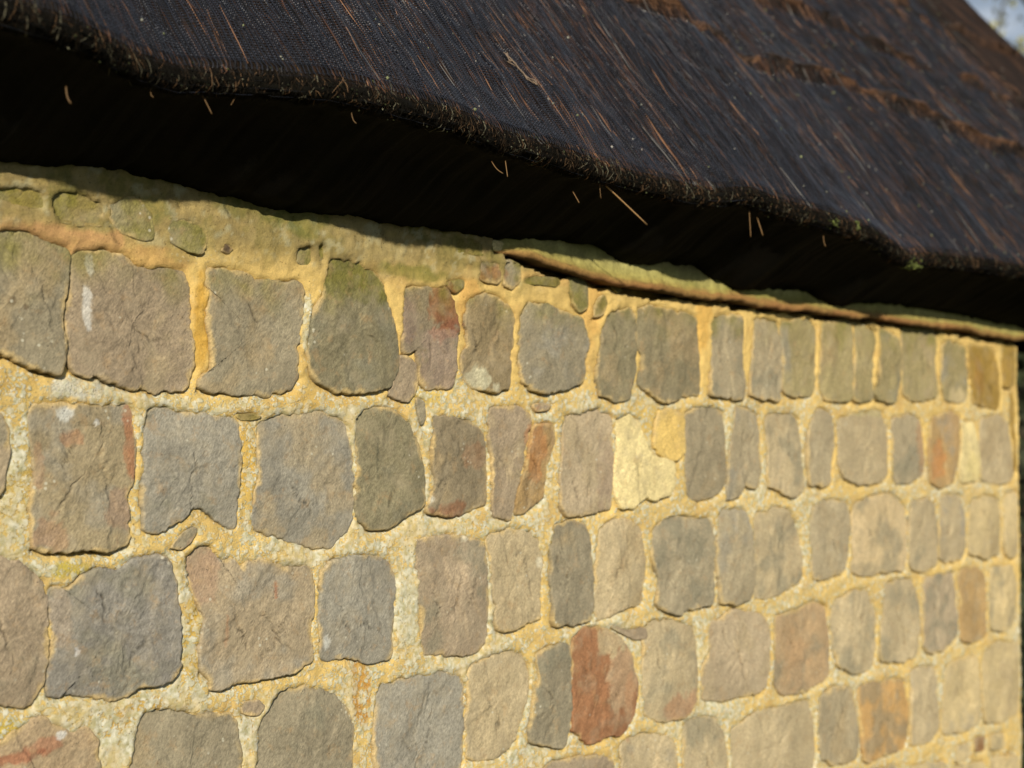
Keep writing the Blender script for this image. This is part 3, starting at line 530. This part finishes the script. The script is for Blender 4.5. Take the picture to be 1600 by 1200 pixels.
# ---- timber wall plate on top of the wall, its lower lip standing proud
M_WOOD = mat_vcol('weathered_timber', .8, .25, 260, .25, .001)
plate = empty('timber_wall_plate', 'weathered board with a reddish lip and green algae along the top of the stone wall', 'board')
us = np.arange(LX[0] - .004, 2.245, .004); lz = np.interp(us, LX, LZ) + fbm(us, us * 0, 22, 81, 3) * .0035 + fbm(us, us * 0, 60, 80, 3) * .003 + fbm(us, us * 0, 6, 82, 2) * .003
taper = sst(LX[0] - .004, LX[0] + .05, us)
prof = [(-.025, .004), (.0, .001), (.017, .0), (.0205, .002), (.0210, .006), (.0200, .0095), (.0165, .012), (.0125, .020), (.0105, .032), (.0090, .045), (.0075, .055), (.0060, .075), (.005, .11), (-.025, .12)]
PC = [(60, 44, 26), (70, 50, 30), (96, 70, 40), (126, 94, 52), (146, 112, 60), (150, 122, 66), (156, 138, 72), (166, 154, 86), (168, 158, 94), (132, 122, 74), (80, 74, 46), (80, 74, 46), (60, 54, 36), (60, 54, 36)]  # upper face darkened: shade under the eave put into the board colour
A = []; C_ = []
for (o, z), c in zip(prof, PC):
    rough = fbm(us, us * 0 + o * 300 + z * 14, 90, 83, 4) * .0016 + np.exp(-((us * 23 + fbm(us, us * 0, 8, 87, 2) * 1.2) % 1 - .5) ** 2 / .0004) * -.003 * (z > .012) + fbm(us, us * 0 + z * 8, 9, 84, 2) * .002
    A.append(W(us, (o + rough) * taper + (1 - taper) * -.004, lz + z * (.25 + .75 * taper)))
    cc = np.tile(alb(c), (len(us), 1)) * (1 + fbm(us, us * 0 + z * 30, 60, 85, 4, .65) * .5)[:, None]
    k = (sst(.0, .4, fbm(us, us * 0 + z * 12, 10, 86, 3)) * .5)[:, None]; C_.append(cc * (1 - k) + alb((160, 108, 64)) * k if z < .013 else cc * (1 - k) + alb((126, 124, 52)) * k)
A = np.stack(A, 1); C_ = np.stack(C_, 1)
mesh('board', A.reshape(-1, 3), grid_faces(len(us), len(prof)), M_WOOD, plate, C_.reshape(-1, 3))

# ================================================================ THATCHED ROOF
PITCH = math.radians(51)
EX = np.array([e[0] for e in EAVE]); EZ = np.array([e[1] for e in EAVE]); EO = np.array([e[2] + .006 * min(1, max(0, e[0] - .6)) for e in EAVE])
SB, RB = 3.15, 1.1
def eave(s):
    """s along the eave -> (u, o, z, turn)"""
    s = np.asarray(s, float); ang = np.clip((s - SB) / RB, 0, math.pi / 2)
    u = np.where(s < SB, s, SB + RB * np.sin(ang)) ; o0 = np.interp(s, EX, EO); z = np.interp(s, EX, EZ)
    o = o0 - RB * (1 - np.cos(ang)); ex = np.maximum(0, s - SB - RB * math.pi / 2); o = o - ex
    z = z + np.where(s > EX[-1], fbm(s, s * 0, 1.5, 5, 2) * .01, 0) + np.where(s < EX[0], (EX[0] - s) * .03, 0)
    th = np.maximum(ang, np.clip((s - 1.5) * .15, 0, 1.5))
    return u, o, z, th
def vline(s, k): return (np.interp(s, [-2, 1.13, 1.73, 2.2, 2.5, 4], [.50, .455, .468, .43, .41, .40]), np.interp(s, [0, 1.6, 2.35, 3.2], [.82, .74, .675, .63]), np.interp(s, [0, 1.8, 3.2], [1.12, 1.02, .92]))[k]
def roof_h(s, v):
    """relief of the thatch, measured along the roof normal"""
    h = fbm(s, v * .25, 7, 91, 2) * .012 + fbm(s, v * .12, 40, 92, 3) * .0050 + fbm(s, v * .05, 160, 93, 2) * .0028 + fbm(s, v, 22, 94, 3) * .003
    for k, a in enumerate((.013, .010, .010)):
        vl = vline(s, k) + fbm(s, s * 0, 9, 95 + k, 3) * .011; m = sst(-.5, .1, fbm(s, s * 0, 5, 98 + k, 2)); w = v - vl
        h += m * a * np.where(w > 0, np.exp(-np.maximum(w, 0) / .07), np.exp(-np.maximum(-w, 0) / .005)) - m * .009 * np.exp(-((w + .017) / .013) ** 2)
    return h
NOSE = .034                     # how far above the lowest point the slope begins
def roof_pt(s, v, off=0.):
    """v >= 0 up the slope; -1 <= v < 0 round the nose of the eave and underneath"""
    s = np.asarray(s, float); v = np.asarray(v, float); s, v = np.broadcast_arrays(s, v)
    u, o, z, th = eave(s); t = np.clip(-v, 0, 1)
    k = np.clip(v, 0, None); c = k * math.cos(PITCH); z1 = k * math.sin(PITCH)
    po = .010 - c; pz = NOSE + z1                                                       # slope
    # nose: bezier-like turn from the slope to the lowest point, then inwards
    tn = np.clip(t / .4, 0, 1); bo = (1 - tn) ** 2 * .010 + 2 * tn * (1 - tn) * .034 + tn ** 2 * 0.; bz = (1 - tn) ** 2 * NOSE + 2 * tn * (1 - tn) * .002 + tn ** 2 * 0.
    tu = np.clip((t - .4) / .6, 0, 1); bo = bo - tu * .55; tw = np.clip(o / .55, .1, .4); bz = bz + (.011 - .520 * o) * sst(0, 1, tu / tw) + .10 * sst(tw + .02, 1, tu)  # underside dropped towards the shadow line to hide the shaded plaster
    po = np.where(v < 0, bo, po); pz = np.where(v < 0, bz, pz)
    h = np.where(v >= 0, roof_h(s, np.maximum(v, 0)), 0) * sst(-.02, .10, v) + off
    lump = fbm(s, v * 3, 60, 101, 3) * .0055 * np.where(v < 0, 1, 0) * sst(0, .15, t)
    no = np.where(v < 0, np.cos(np.clip(tn, 0, 1) * 1.9 - .68), math.sin(PITCH)); nz = np.where(v < 0, -np.sin(tn * 1.9 - .68), math.cos(PITCH))
    po = po + no * (h + lump); pz = pz + nz * (h + lump)
    uu = u + po * np.sin(th); oo = o + po * np.cos(th)
    return W(uu, oo, z + pz)
M_TH = mat_vcol('weathered_thatch', .85, .08, 700, .45, .0016)
M_DEAD = mat_vcol('rotting_straw_ends', .95, .05, 900, .2, .0003)
M_STRAW = mat_vcol('straw', .6, .2, 900, .15, .0003)
def mat_net():
    t = NT('dark_netting'); return t.end((.007, .009, .015), .36, None, .4)
M_NET = mat_net()
roof = empty('thatched_roof', 'dark weathered thatched roof with netting and stepped orange brown ridges overhanging the wall', 'roof')
ss = axis([(-1.6, -.35, .02), (-.35, 1.3, .0042), (1.3, 2.8, .007), (2.8, 5.5, .025)])
vv = np.concatenate([-np.linspace(1, .42, 14), -np.linspace(.40, .02, 16), np.linspace(0, 1.25, 105), np.linspace(1.27, 2.3, 18)])
S, Vv = np.meshgrid(ss, vv, indexing='ij'); P = roof_pt(S, Vv)
base = np.array([.017, .011, .0085]); col = np.tile(base, (*S.shape, 1)) * (1 + .5 * fbm(S, Vv * .06, 120, 111, 3) + .35 * fbm(S, Vv * .4, 6, 112, 3))[..., None]
w = sst(.15, .5, fbm(S, Vv * .05, 90, 113, 3))[..., None] * .6 * (.5 + .5 * sst(.1, .6, fbm(S, Vv, 3, 114, 2) + .4))[..., None]; col = col * (1 - w) + np.array([.070, .036, .021]) * w
for k in range(3):
    wl = Vv - (vline(S, k) + fbm(S, S * 0, 9, 95 + k, 3) * .011); m = sst(-.5, .1, fbm(S, S * 0, 5, 98 + k, 2))
    w = (m * sst(-.012, -.002, wl) * sst(.016, .004, wl) * sst(-.3, .2, fbm(S, Vv * 0, 30, 120 + k, 2)))[..., None] * .8; col = col * (1 - w) + np.array([.085, .046, .028]) * w
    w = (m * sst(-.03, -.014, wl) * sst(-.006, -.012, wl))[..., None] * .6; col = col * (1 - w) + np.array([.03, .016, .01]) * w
w = sst(0, -.12, Vv)[..., None] * .97; col = col * (1 - w) + np.array([.003, .003, .002]) * w  # black straw ends on the nose; underside near-black to paint in the eave shade
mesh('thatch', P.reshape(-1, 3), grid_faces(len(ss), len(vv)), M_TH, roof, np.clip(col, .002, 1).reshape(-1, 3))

# ---- single straws lying down the slope (far too many to count)
def strands(n, s0, s1, v0, v1, lmin, lmax, wid, tint, seed, off=(.0, .0025), skew=.05, vend=0):
    g = np.random.default_rng(seed); s = g.uniform(s0, s1, n); v = g.uniform(v0, v1, n); L = g.uniform(lmin, lmax, n); K = 4
    t = np.linspace(0, 1, K)[None]; sk = g.normal(0, skew, n)
    sv = np.clip(v[:, None] - t * L[:, None], vend, None); sl = s[:, None] + sk[:, None] * t * L[:, None]
    of = g.uniform(off[0], off[1], n)[:, None] + g.normal(0, .0006, (n, K))
    w = g.uniform(.6, 1.2, n)[:, None] * wid * (1 + .25 * np.clip(s, 0, 3))[:, None] * np.array([.5, 1, 1, .5])[None]
    a = roof_pt(sl - w, sv, of); b = roof_pt(sl, sv, of + w * .9); c = roof_pt(sl + w, sv, of)
    V = np.stack([a, b, c], 2).reshape(-1, 3)
    i = (np.arange(n) * K * 3)[:, None, None] + (np.arange(K - 1) * 3)[None, :, None] + np.arange(2)[None, None]
    F = np.stack([i, i + 1, i + 4, i + 3], -1).reshape(-1, 4)
    p = np.cumsum([q[1] for q in tint])[None]; cl = .5 + .5 * np.clip(fbm(s, v * .15, 14, 201, 3) * 2.2 + fbm(s, v * .1, 50, 202, 2), -1, 1)
    r = g.random(n) ** (1.9 - 1.35 * cl); ci = np.clip((r[:, None] > p).sum(1), 0, len(tint) - 1); C0 = np.array([q[0] for q in tint])[ci] * g.uniform(.6, 1.4, (n, 1))
    return V, F, np.repeat(C0, K * 3, 0)
TINT = [((.006, .005, .0045), .50), ((.024, .013, .008), .24), ((.072, .034, .019), .18), ((.19, .10, .055), .06), ((.12, .115, .11), .02)]
V, F, C0 = strands(26000, -.35, 2.9, .01, 1.25, .05, .20, .0005, TINT, 1, vend=-.10)
o = mesh('straw_surface', V, F, M_STRAW, roof, C0); o['kind'] = 'stuff'
TN = [((.006, .0055, .0045), .68), ((.02, .014, .009), .20), ((.09, .055, .03), .08), ((.09, .085, .06), .04)]
V, F, C0 = strands(15000, -.35, 2.9, -.24, .07, .08, .30, .00050, TN, 2, off=(-.0015, .0015), skew=.06, vend=-.40)
o = mesh('eave_stubble', V, F, M_DEAD, roof, C0); o['kind'] = 'stuff'

# ---- netting: two sets of fine threads stretched over the straw
def net(s0, s1, ds, v0, v1, dv):
    def band(A, B, w):      # A,B index grids (lines, samples)
        pts = []
        for off, side in ((0, -1), (.9, 0), (0, 1)):
            pts.append((off, side))
        return pts
    Vs = []; Fs = []; base = 0
    def add(Sg, Vg, ax, w):
        nonlocal base
        L, K = Sg.shape; j = fbm(Sg, Vg, 30, 131, 2) * .0012
        rel = .0026 + .0012 * fbm(Sg, Vg, 45, 132, 2)
        q = []
        for side, up in ((-1, 0), (0, .9), (1, 0)):
            q.append(roof_pt(Sg + (side * w if ax == 0 else 0) + j, Vg + (side * w if ax == 1 else 0) + j, rel + up * w))
        V = np.stack(q, 2).reshape(-1, 3)
        i = (np.arange(L) * K * 3)[:, None, None] + (np.arange(K - 1) * 3)[None, :, None] + np.arange(2)[None, None]
        Fs.append(base + np.stack([i, i + 1, i + 4, i + 3], -1).reshape(-1, 4)); Vs.append(V); base += len(V)
    sl = np.arange(s0, s1, ds); vs = np.arange(-.06, v1, .016); Sg, Vg = np.meshgrid(sl, vs, indexing='ij'); add(Sg, Vg, 0, .00050)
    vl = np.concatenate([[-.30, -.22, -.15, -.09, -.05], np.arange(0, v1, dv)]); su = np.arange(s0, s1, .011); Vg, Sg = np.meshgrid(vl, su, indexing='ij'); add(Sg, Vg, 1, .00052)
    return np.concatenate(Vs), np.concatenate(Fs)
V, F = net(-.35, 2.8, .0048, -.40, 1.15, .0040)
o = mesh('netting', V, F, M_NET, roof); o['kind'] = 'stuff'

sk, vk = np.meshgrid(np.arange(-.2, 1.7, .0048), np.arange(0, .8, .0040), indexing='ij'); sk = sk.ravel(); vk = vk.ravel(); kk = np.random.default_rng(9).random(len(sk)) < .7; sk, vk = sk[kk], vk[kk]
j = fbm(sk, vk, 30, 131, 2) * .0012; rel = .0032 + .0012 * fbm(sk, vk, 45, 132, 2); r = .00085
Q = np.stack([roof_pt(sk + a * r + j, vk + b * r + j, rel + c) for a, b, c in ((-1, 0, 0), (0, 1, 0), (1, 0, 0), (0, -1, 0), (0, 0, .0009))], 1).reshape(-1, 3)
i = (np.arange(len(sk)) * 5)[:, None, None]; F = (i + np.array([(0, 4, 3), (3, 4, 2), (2, 4, 1), (1, 4, 0)])[None]).reshape(-1, 3)
tk = NT('netting_knots'); o = mesh('netting_knots', Q, F, tk.end((.026, .032, .054), .30, None, .55), roof, smooth=False); o['kind'] = 'stuff'
# ---- frayed bunches of straw along the stepped courses
g = np.random.default_rng(5)
def tuft(s, k, wdt, hgt, tone):
    """a flat bundle of straw lying along a step of the thatch, frayed at its ends"""
    paths = []; rad = []
    vl = float(vline(np.array([s]), k)[0] + fbm(np.array([s]), np.array([0.]), 9, 95 + k, 3)[0] * .011); tilt = g.normal(0, .16)
    for i in range(34):
        t = np.linspace(-.5, .5, 6); L = wdt * g.uniform(.6, 1.1); q = g.uniform(0, 1); sa = s + t * L + g.normal(0, .1) * wdt
        vv_ = vl + (q - .6) * hgt * 1.3 + t * L * (tilt + g.normal(0, .05)); of = .002 + hgt * .5 * (1 - (2 * q - 1) ** 2) * g.uniform(.3, 1) * (1 - .8 * np.abs(2 * t) ** 3)
        paths.append(roof_pt(sa, vv_, of)); rad.append(g.uniform(.0005, .0009))
    for i in range(3):
        s1 = s + g.uniform(-.5, .5) * wdt; t = np.linspace(0, 1, 5)
        vv_ = vl + .006 - t * g.uniform(.012, .03); of = .002 + np.sin(t * math.pi * .8) * hgt * g.uniform(.2, .5)
        paths.append(roof_pt(s1 + t * g.normal(.003, .005), vv_, of)); rad.append(g.uniform(.0005, .0009))
    V, F = tubes(paths, rad, 4); c = np.tile(np.array(tone), (len(V), 1)) * np.repeat(g.uniform(.4, 1.5, len(V) // 4), 4)[:, None]
    mesh('straw_tuft', V, F, M_STRAW, roof, c)
TT = [(.12, .064, .036), (.07, .042, .027), (.035, .024, .018)]
for s in np.concatenate([np.arange(.9, 1.42, .036), np.arange(1.42, 2.8, .055)]):
    if g.random() < .95: tuft(s + g.normal(0, .012), 0, g.uniform(.05, .10), g.uniform(.006, .013) * (1.4 if s < 1.42 else 1), TT[g.choice(3, p=[.45, .35, .2])])
for s in np.arange(1.35, 3.2, .075):
    if g.random() < .6: tuft(s + g.normal(0, .02), 1, g.uniform(.03, .09), g.uniform(.008, .018), TT[g.choice(3, p=[.5, .3, .2])])
for s in np.arange(1.9, 3.5, .09):
    if g.random() < .6: tuft(s + g.normal(0, .02), 2, g.uniform(.03, .09), g.uniform(.008, .018), TT[g.choice(3, p=[.5, .3, .2])])
for q in range(14): tuft(g.uniform(1.2, 2.9), 0, .02, .007, TT[0])

# ---- straws hanging from the eave, each one its own part
for (u0, z0, o0, u1, z1, r, cv) in HANGING:
    t = np.linspace(-.12, 1, 7); a = W(u0, o0, z0); b = W(u1, o0 + .004, z1)
    p = a[None] * (1 - t[:, None]) + b[None] * t[:, None]
    if cv: p = p + (W(0, .0, 0) - W(.0012, 0, .0018))[None] * (np.sin((t + .12) / 1.12 * math.pi))[:, None]
    V, F = tubes([p], [r * .0009], 6); mesh('hanging_straw', V, F, M_STRAW, roof, np.tile(np.array([.36, .22, .10]) * (1 if r >= 1 else .55 if u0 > .4 else .3), (len(V), 1)))
# ---- a torn wisp caught on the netting
def at_roof(px_s, px_v, pts, r, c, name):
    paths = []
    for q in range(4):
        t = np.linspace(0, 1, 12); s = np.interp(t, np.linspace(0, 1, len(pts)), [p[0] for p in pts]) + g.normal(0, .0022, 12); v = np.interp(t, np.linspace(0, 1, len(pts)), [p[1] for p in pts]) + g.normal(0, .003, 12)
        paths.append(roof_pt(px_s + s, px_v + v, .004 + np.abs(g.normal(0, .0016, 12))))
    V, F = tubes(paths, [r] * len(paths), 4); mesh(name, V, F, M_STRAW, roof, np.tile(c, (len(V), 1)))
at_roof(.652, .172, [(0, 0), (-.004, -.018), (.006, -.032), (.004, -.046), (.012, -.064)], .0007, (.20, .15, .11), 'straw_wisp')
# ---- lichen flecks and moss cushions
def blobs(name, pts, rads, cols, nrm_off=.002, stuff=False, par=None):
    ico = [(0, 0, 1), (.89, 0, .3), (.28, .85, .3), (-.72, .53, .3), (-.72, -.53, .3), (.28, -.85, .3), (.5, .4, -.6), (-.5, .4, -.6), (0, -.6, -.6)]
    fc = [(0, 1, 2), (0, 2, 3), (0, 3, 4), (0, 4, 5), (0, 5, 1), (1, 6, 2), (2, 7, 3), (4, 8, 5), (2, 6, 7), (3, 7, 4), (4, 7, 8), (5, 8, 1), (1, 8, 6), (6, 8, 7)]
    I = np.array(ico); n = len(pts); V = (pts[:, None] + I[None] * rads[:, None, None] * RNG.uniform(.6, 1.3, (n, len(ico), 1))).reshape(-1, 3)
    F = ((np.arange(n) * len(ico))[:, None, None] + np.array(fc)[None]).reshape(-1, 3)
    o = mesh(name, V, F, M_MOSS, par or roof, np.repeat(cols, len(ico), 0), smooth=False)
    if stuff: o['kind'] = 'stuff'
    return o
M_MOSS = mat_vcol('moss_and_lichen', .9, .15, 900, .3, .0006)
n = 1400; s = g.uniform(-.2, 3, n); v = g.uniform(0, 1.1, n) ** 1.1; keep = g.random(n) < .35 + .5 * sst(1, 2, s); s, v = s[keep], v[keep]
P = roof_pt(s, v, .0035); C0 = .7 * np.array([(.42, .43, .36), (.34, .38, .20), (.5, .48, .44)])[g.integers(0, 3, len(s))] * g.uniform(.5, 1.1, (len(s), 1))
blobs('lichen_flecks', P, g.uniform(.0007, .0023, len(s)), C0, stuff=True)
n = 700; s = g.uniform(-.2, 2.9, n); v = -g.uniform(0, .38, n); P = roof_pt(s, v, .002); C0 = np.array([(.02, .022, .012), (.06, .07, .03), (.16, .16, .11)])[g.choice(3, n, p=[.6, .32, .08])] * g.uniform(.5, 1.2, (n, 1))
blobs('eave_moss', P, g.uniform(.0005, .0016, n), C0, stuff=True)
for (sc, vc, w, nn) in ((1.50, -.25, .035, 70), (1.29, -.12, .008, 22), (2.0, -.1, .04, 50), (1.20, -.2, .02, 20)):
    P = roof_pt(sc, vc, .001)[None] + np.stack([g.normal(0, w / 3, nn) * D[0], g.normal(0, w / 3, nn) * D[1], g.normal(0, .004, nn)], -1); C0 = np.array([.13, .16, .045])[None] * g.uniform(.4, 1.2, (nn, 1))
    blobs('moss_cushion', P, g.uniform(.001, .003, nn), C0)

# ================================================================ GROUND AND WHAT STANDS BEHIND
def mat_ground():
    t = NT('meadow_grass'); a = t.noise(.8, 4, .6); b = t.noise(40, 4, .7)
    c = t.mix(t.mr(a, .4, .6), (.035, .055, .018), (.07, .075, .03)); c = t.mix(t.mr(b, .35, .65), c, (.03, .04, .015))
    return t.end(c, .95, t.bump(b, .02), .1)
gp = np.array([(-400, -400, 0), (400, -400, 0), (400, 400, 0), (-400, 400, 0)], float)
o = mesh('ground', gp, np.array([(0, 1, 2, 3)]), mat_ground(), smooth=False); o['kind'] = 'structure'
M_BARK = mat_vcol('bark', .9, .15, 60, .3, .004); M_LEAF = mat_vcol('leaves', .6, .3, 30, .25, .001)
gt = np.random.default_rng(21)
def tree(x, y, hgt, label, seed, leafc, nleaf, spread=1.):
    g = np.random.default_rng(seed); t = empty('bare_tree', label, 'tree', group='trees behind the roof')
    paths = []; rad = []; ends = []
    def br(p, d, L, r, lv):
        k = 6; pts = [p]; dd = d.copy()
        for i in range(k):
            dd = dd + g.normal(0, .13, 3) + np.array([0, 0, .04]); dd /= np.linalg.norm(dd); pts.append(pts[-1] + dd * L / k)
        paths.append(np.array(pts)); rad.append(np.linspace(r, r * .55, k + 1)); ends.extend(pts[3:] if lv >= 3 else [])
        if lv < 5:
            for c in range(g.integers(3, 5)):
                i = g.integers(2, k + 1); a = g.normal(0, .75, 3) * spread; nd = dd + a; nd[2] = abs(nd[2]) * .8 + .1; nd /= np.linalg.norm(nd); br(pts[i], nd, L * g.uniform(.55, .8), r * .55, lv + 1)
    tr = np.array([(x, y, -.05), (x + .1, y, hgt * .12), (x + .05, y + .05, hgt * .25), (x - .05, y, hgt * .38)]); R = hgt * .022
    br(tr[-1], np.array([0, 0, 1.]), hgt * .26, R * .7, 1)
    for q in range(4): br(tr[-1 - (q % 2)], np.array([math.cos(q * 1.6 + seed), math.sin(q * 1.6 + seed), .6]), hgt * .25, R * .5, 2)
    V, F = tubes([tr], [np.linspace(R * 1.3, R, 4)], 10); mesh('trunk', V, F, M_BARK, t, np.tile((.10, .09, .055), (len(V), 1)))
    V, F = tubes(paths, rad, 4); mesh('branches', V, F, M_BARK, t, np.tile((.26, .24, .15), (len(V), 1)))
    E_ = np.array(ends)[g.integers(0, len(ends), nleaf)] + g.normal(0, hgt * .012, (nleaf, 3)); a = g.normal(0, 1, (nleaf, 3)); b = g.normal(0, 1, (nleaf, 3))
    a /= np.linalg.norm(a, axis=1)[:, None]; b /= np.linalg.norm(b, axis=1)[:, None]; sz = .04
    V = np.stack([E_ - a * sz, E_ + b * sz * .6, E_ + a * sz, E_ - b * sz * .6], 1).reshape(-1, 3)
    o = mesh('leaves', V, (np.arange(nleaf) * 4)[:, None] + np.arange(4)[None], M_LEAF, t, np.repeat(np.array(leafc)[None] * g.uniform(.6, 1.3, (nleaf, 1)), 4, 0), smooth=False); o['kind'] = 'stuff'
    return t
tree(4.0, 11.0, 8.4, 'bare budding tree seen blurred above the right end of the thatch', 3, (.34, .34, .16), 20000)
tree(6.8, 14.5, 10.0, 'taller bare tree standing further right behind the thatched roof', 8, (.32, .32, .15), 12000)
def hedge(x0, y0, x1, y1, h, w, label, seed, n):
    g = np.random.default_rng(seed); t = empty('hedge', label, 'hedge')
    L = math.hypot(x1 - x0, y1 - y0); d = np.array([(x1 - x0) / L, (y1 - y0) / L]); p = np.array([-d[1], d[0]])
    a = g.uniform(0, L, n); z = g.uniform(0, 1, n) ** .8; top = h * (1 + .12 * fbm(a, a * 0, 1.2, seed, 3)); hw = w / 2 * (1 + .25 * fbm(a, z * 3, 1.5, seed + 1, 3)) * np.sqrt(1 - (z * .95) ** 4)
    e = g.choice([-1, 1], n) * hw * g.uniform(.75, 1.05, n); tp = g.random(n) < .25; e = np.where(tp, g.uniform(-1, 1, n) * hw, e); zz = np.where(tp, top * g.uniform(.93, 1, n), z * top)
    C0 = np.stack([x0 + d[0] * a + p[0] * e, y0 + d[1] * a + p[1] * e, zz], -1); q = g.normal(0, 1, (n, 3)); r = g.normal(0, 1, (n, 3)); q /= np.linalg.norm(q, axis=1)[:, None]; r /= np.linalg.norm(r, axis=1)[:, None]; sz = .05
    V = np.stack([C0 - q * sz, C0 + r * sz * .6, C0 + q * sz, C0 - r * sz * .6], 1).reshape(-1, 3)
    o = mesh('foliage', V, (np.arange(n) * 4)[:, None] + np.arange(4)[None], M_LEAF, t, np.repeat(np.array([(.035, .045, .022)]) * g.uniform(.5, 1.5, (n, 1)), 4, 0), smooth=False); o['kind'] = 'stuff'
    paths = []; rad = []
    for k in range(int(L * 5)):
        s = k / 5 + g.uniform(0, .1); b0 = np.array([x0 + d[0] * s, y0 + d[1] * s, 0]); paths.append(np.array([b0, b0 + [g.normal(0, .1), g.normal(0, .1), h * .5], b0 + [g.normal(0, .2), g.normal(0, .2), h * .9]])); rad.append([.03, .02, .008])
    V, F = tubes(paths, rad, 5); o = mesh('stems', V, F, M_BARK, t, np.tile((.06, .05, .035), (len(V), 1))); o['kind'] = 'stuff'
hedge(1.6, 7.4, 9.5, 6.2, 1.95, 1.1, 'dark clipped hedge behind the corner of the stone wall', 5, 26000)
hedge(-14, -7.0, 14, -7.6, 3.0, 1.2, 'added tall hedge out of view behind the camera, blocking low sky light', 15, 40000)  # unseen, added to keep low sky light off the shaded wall top
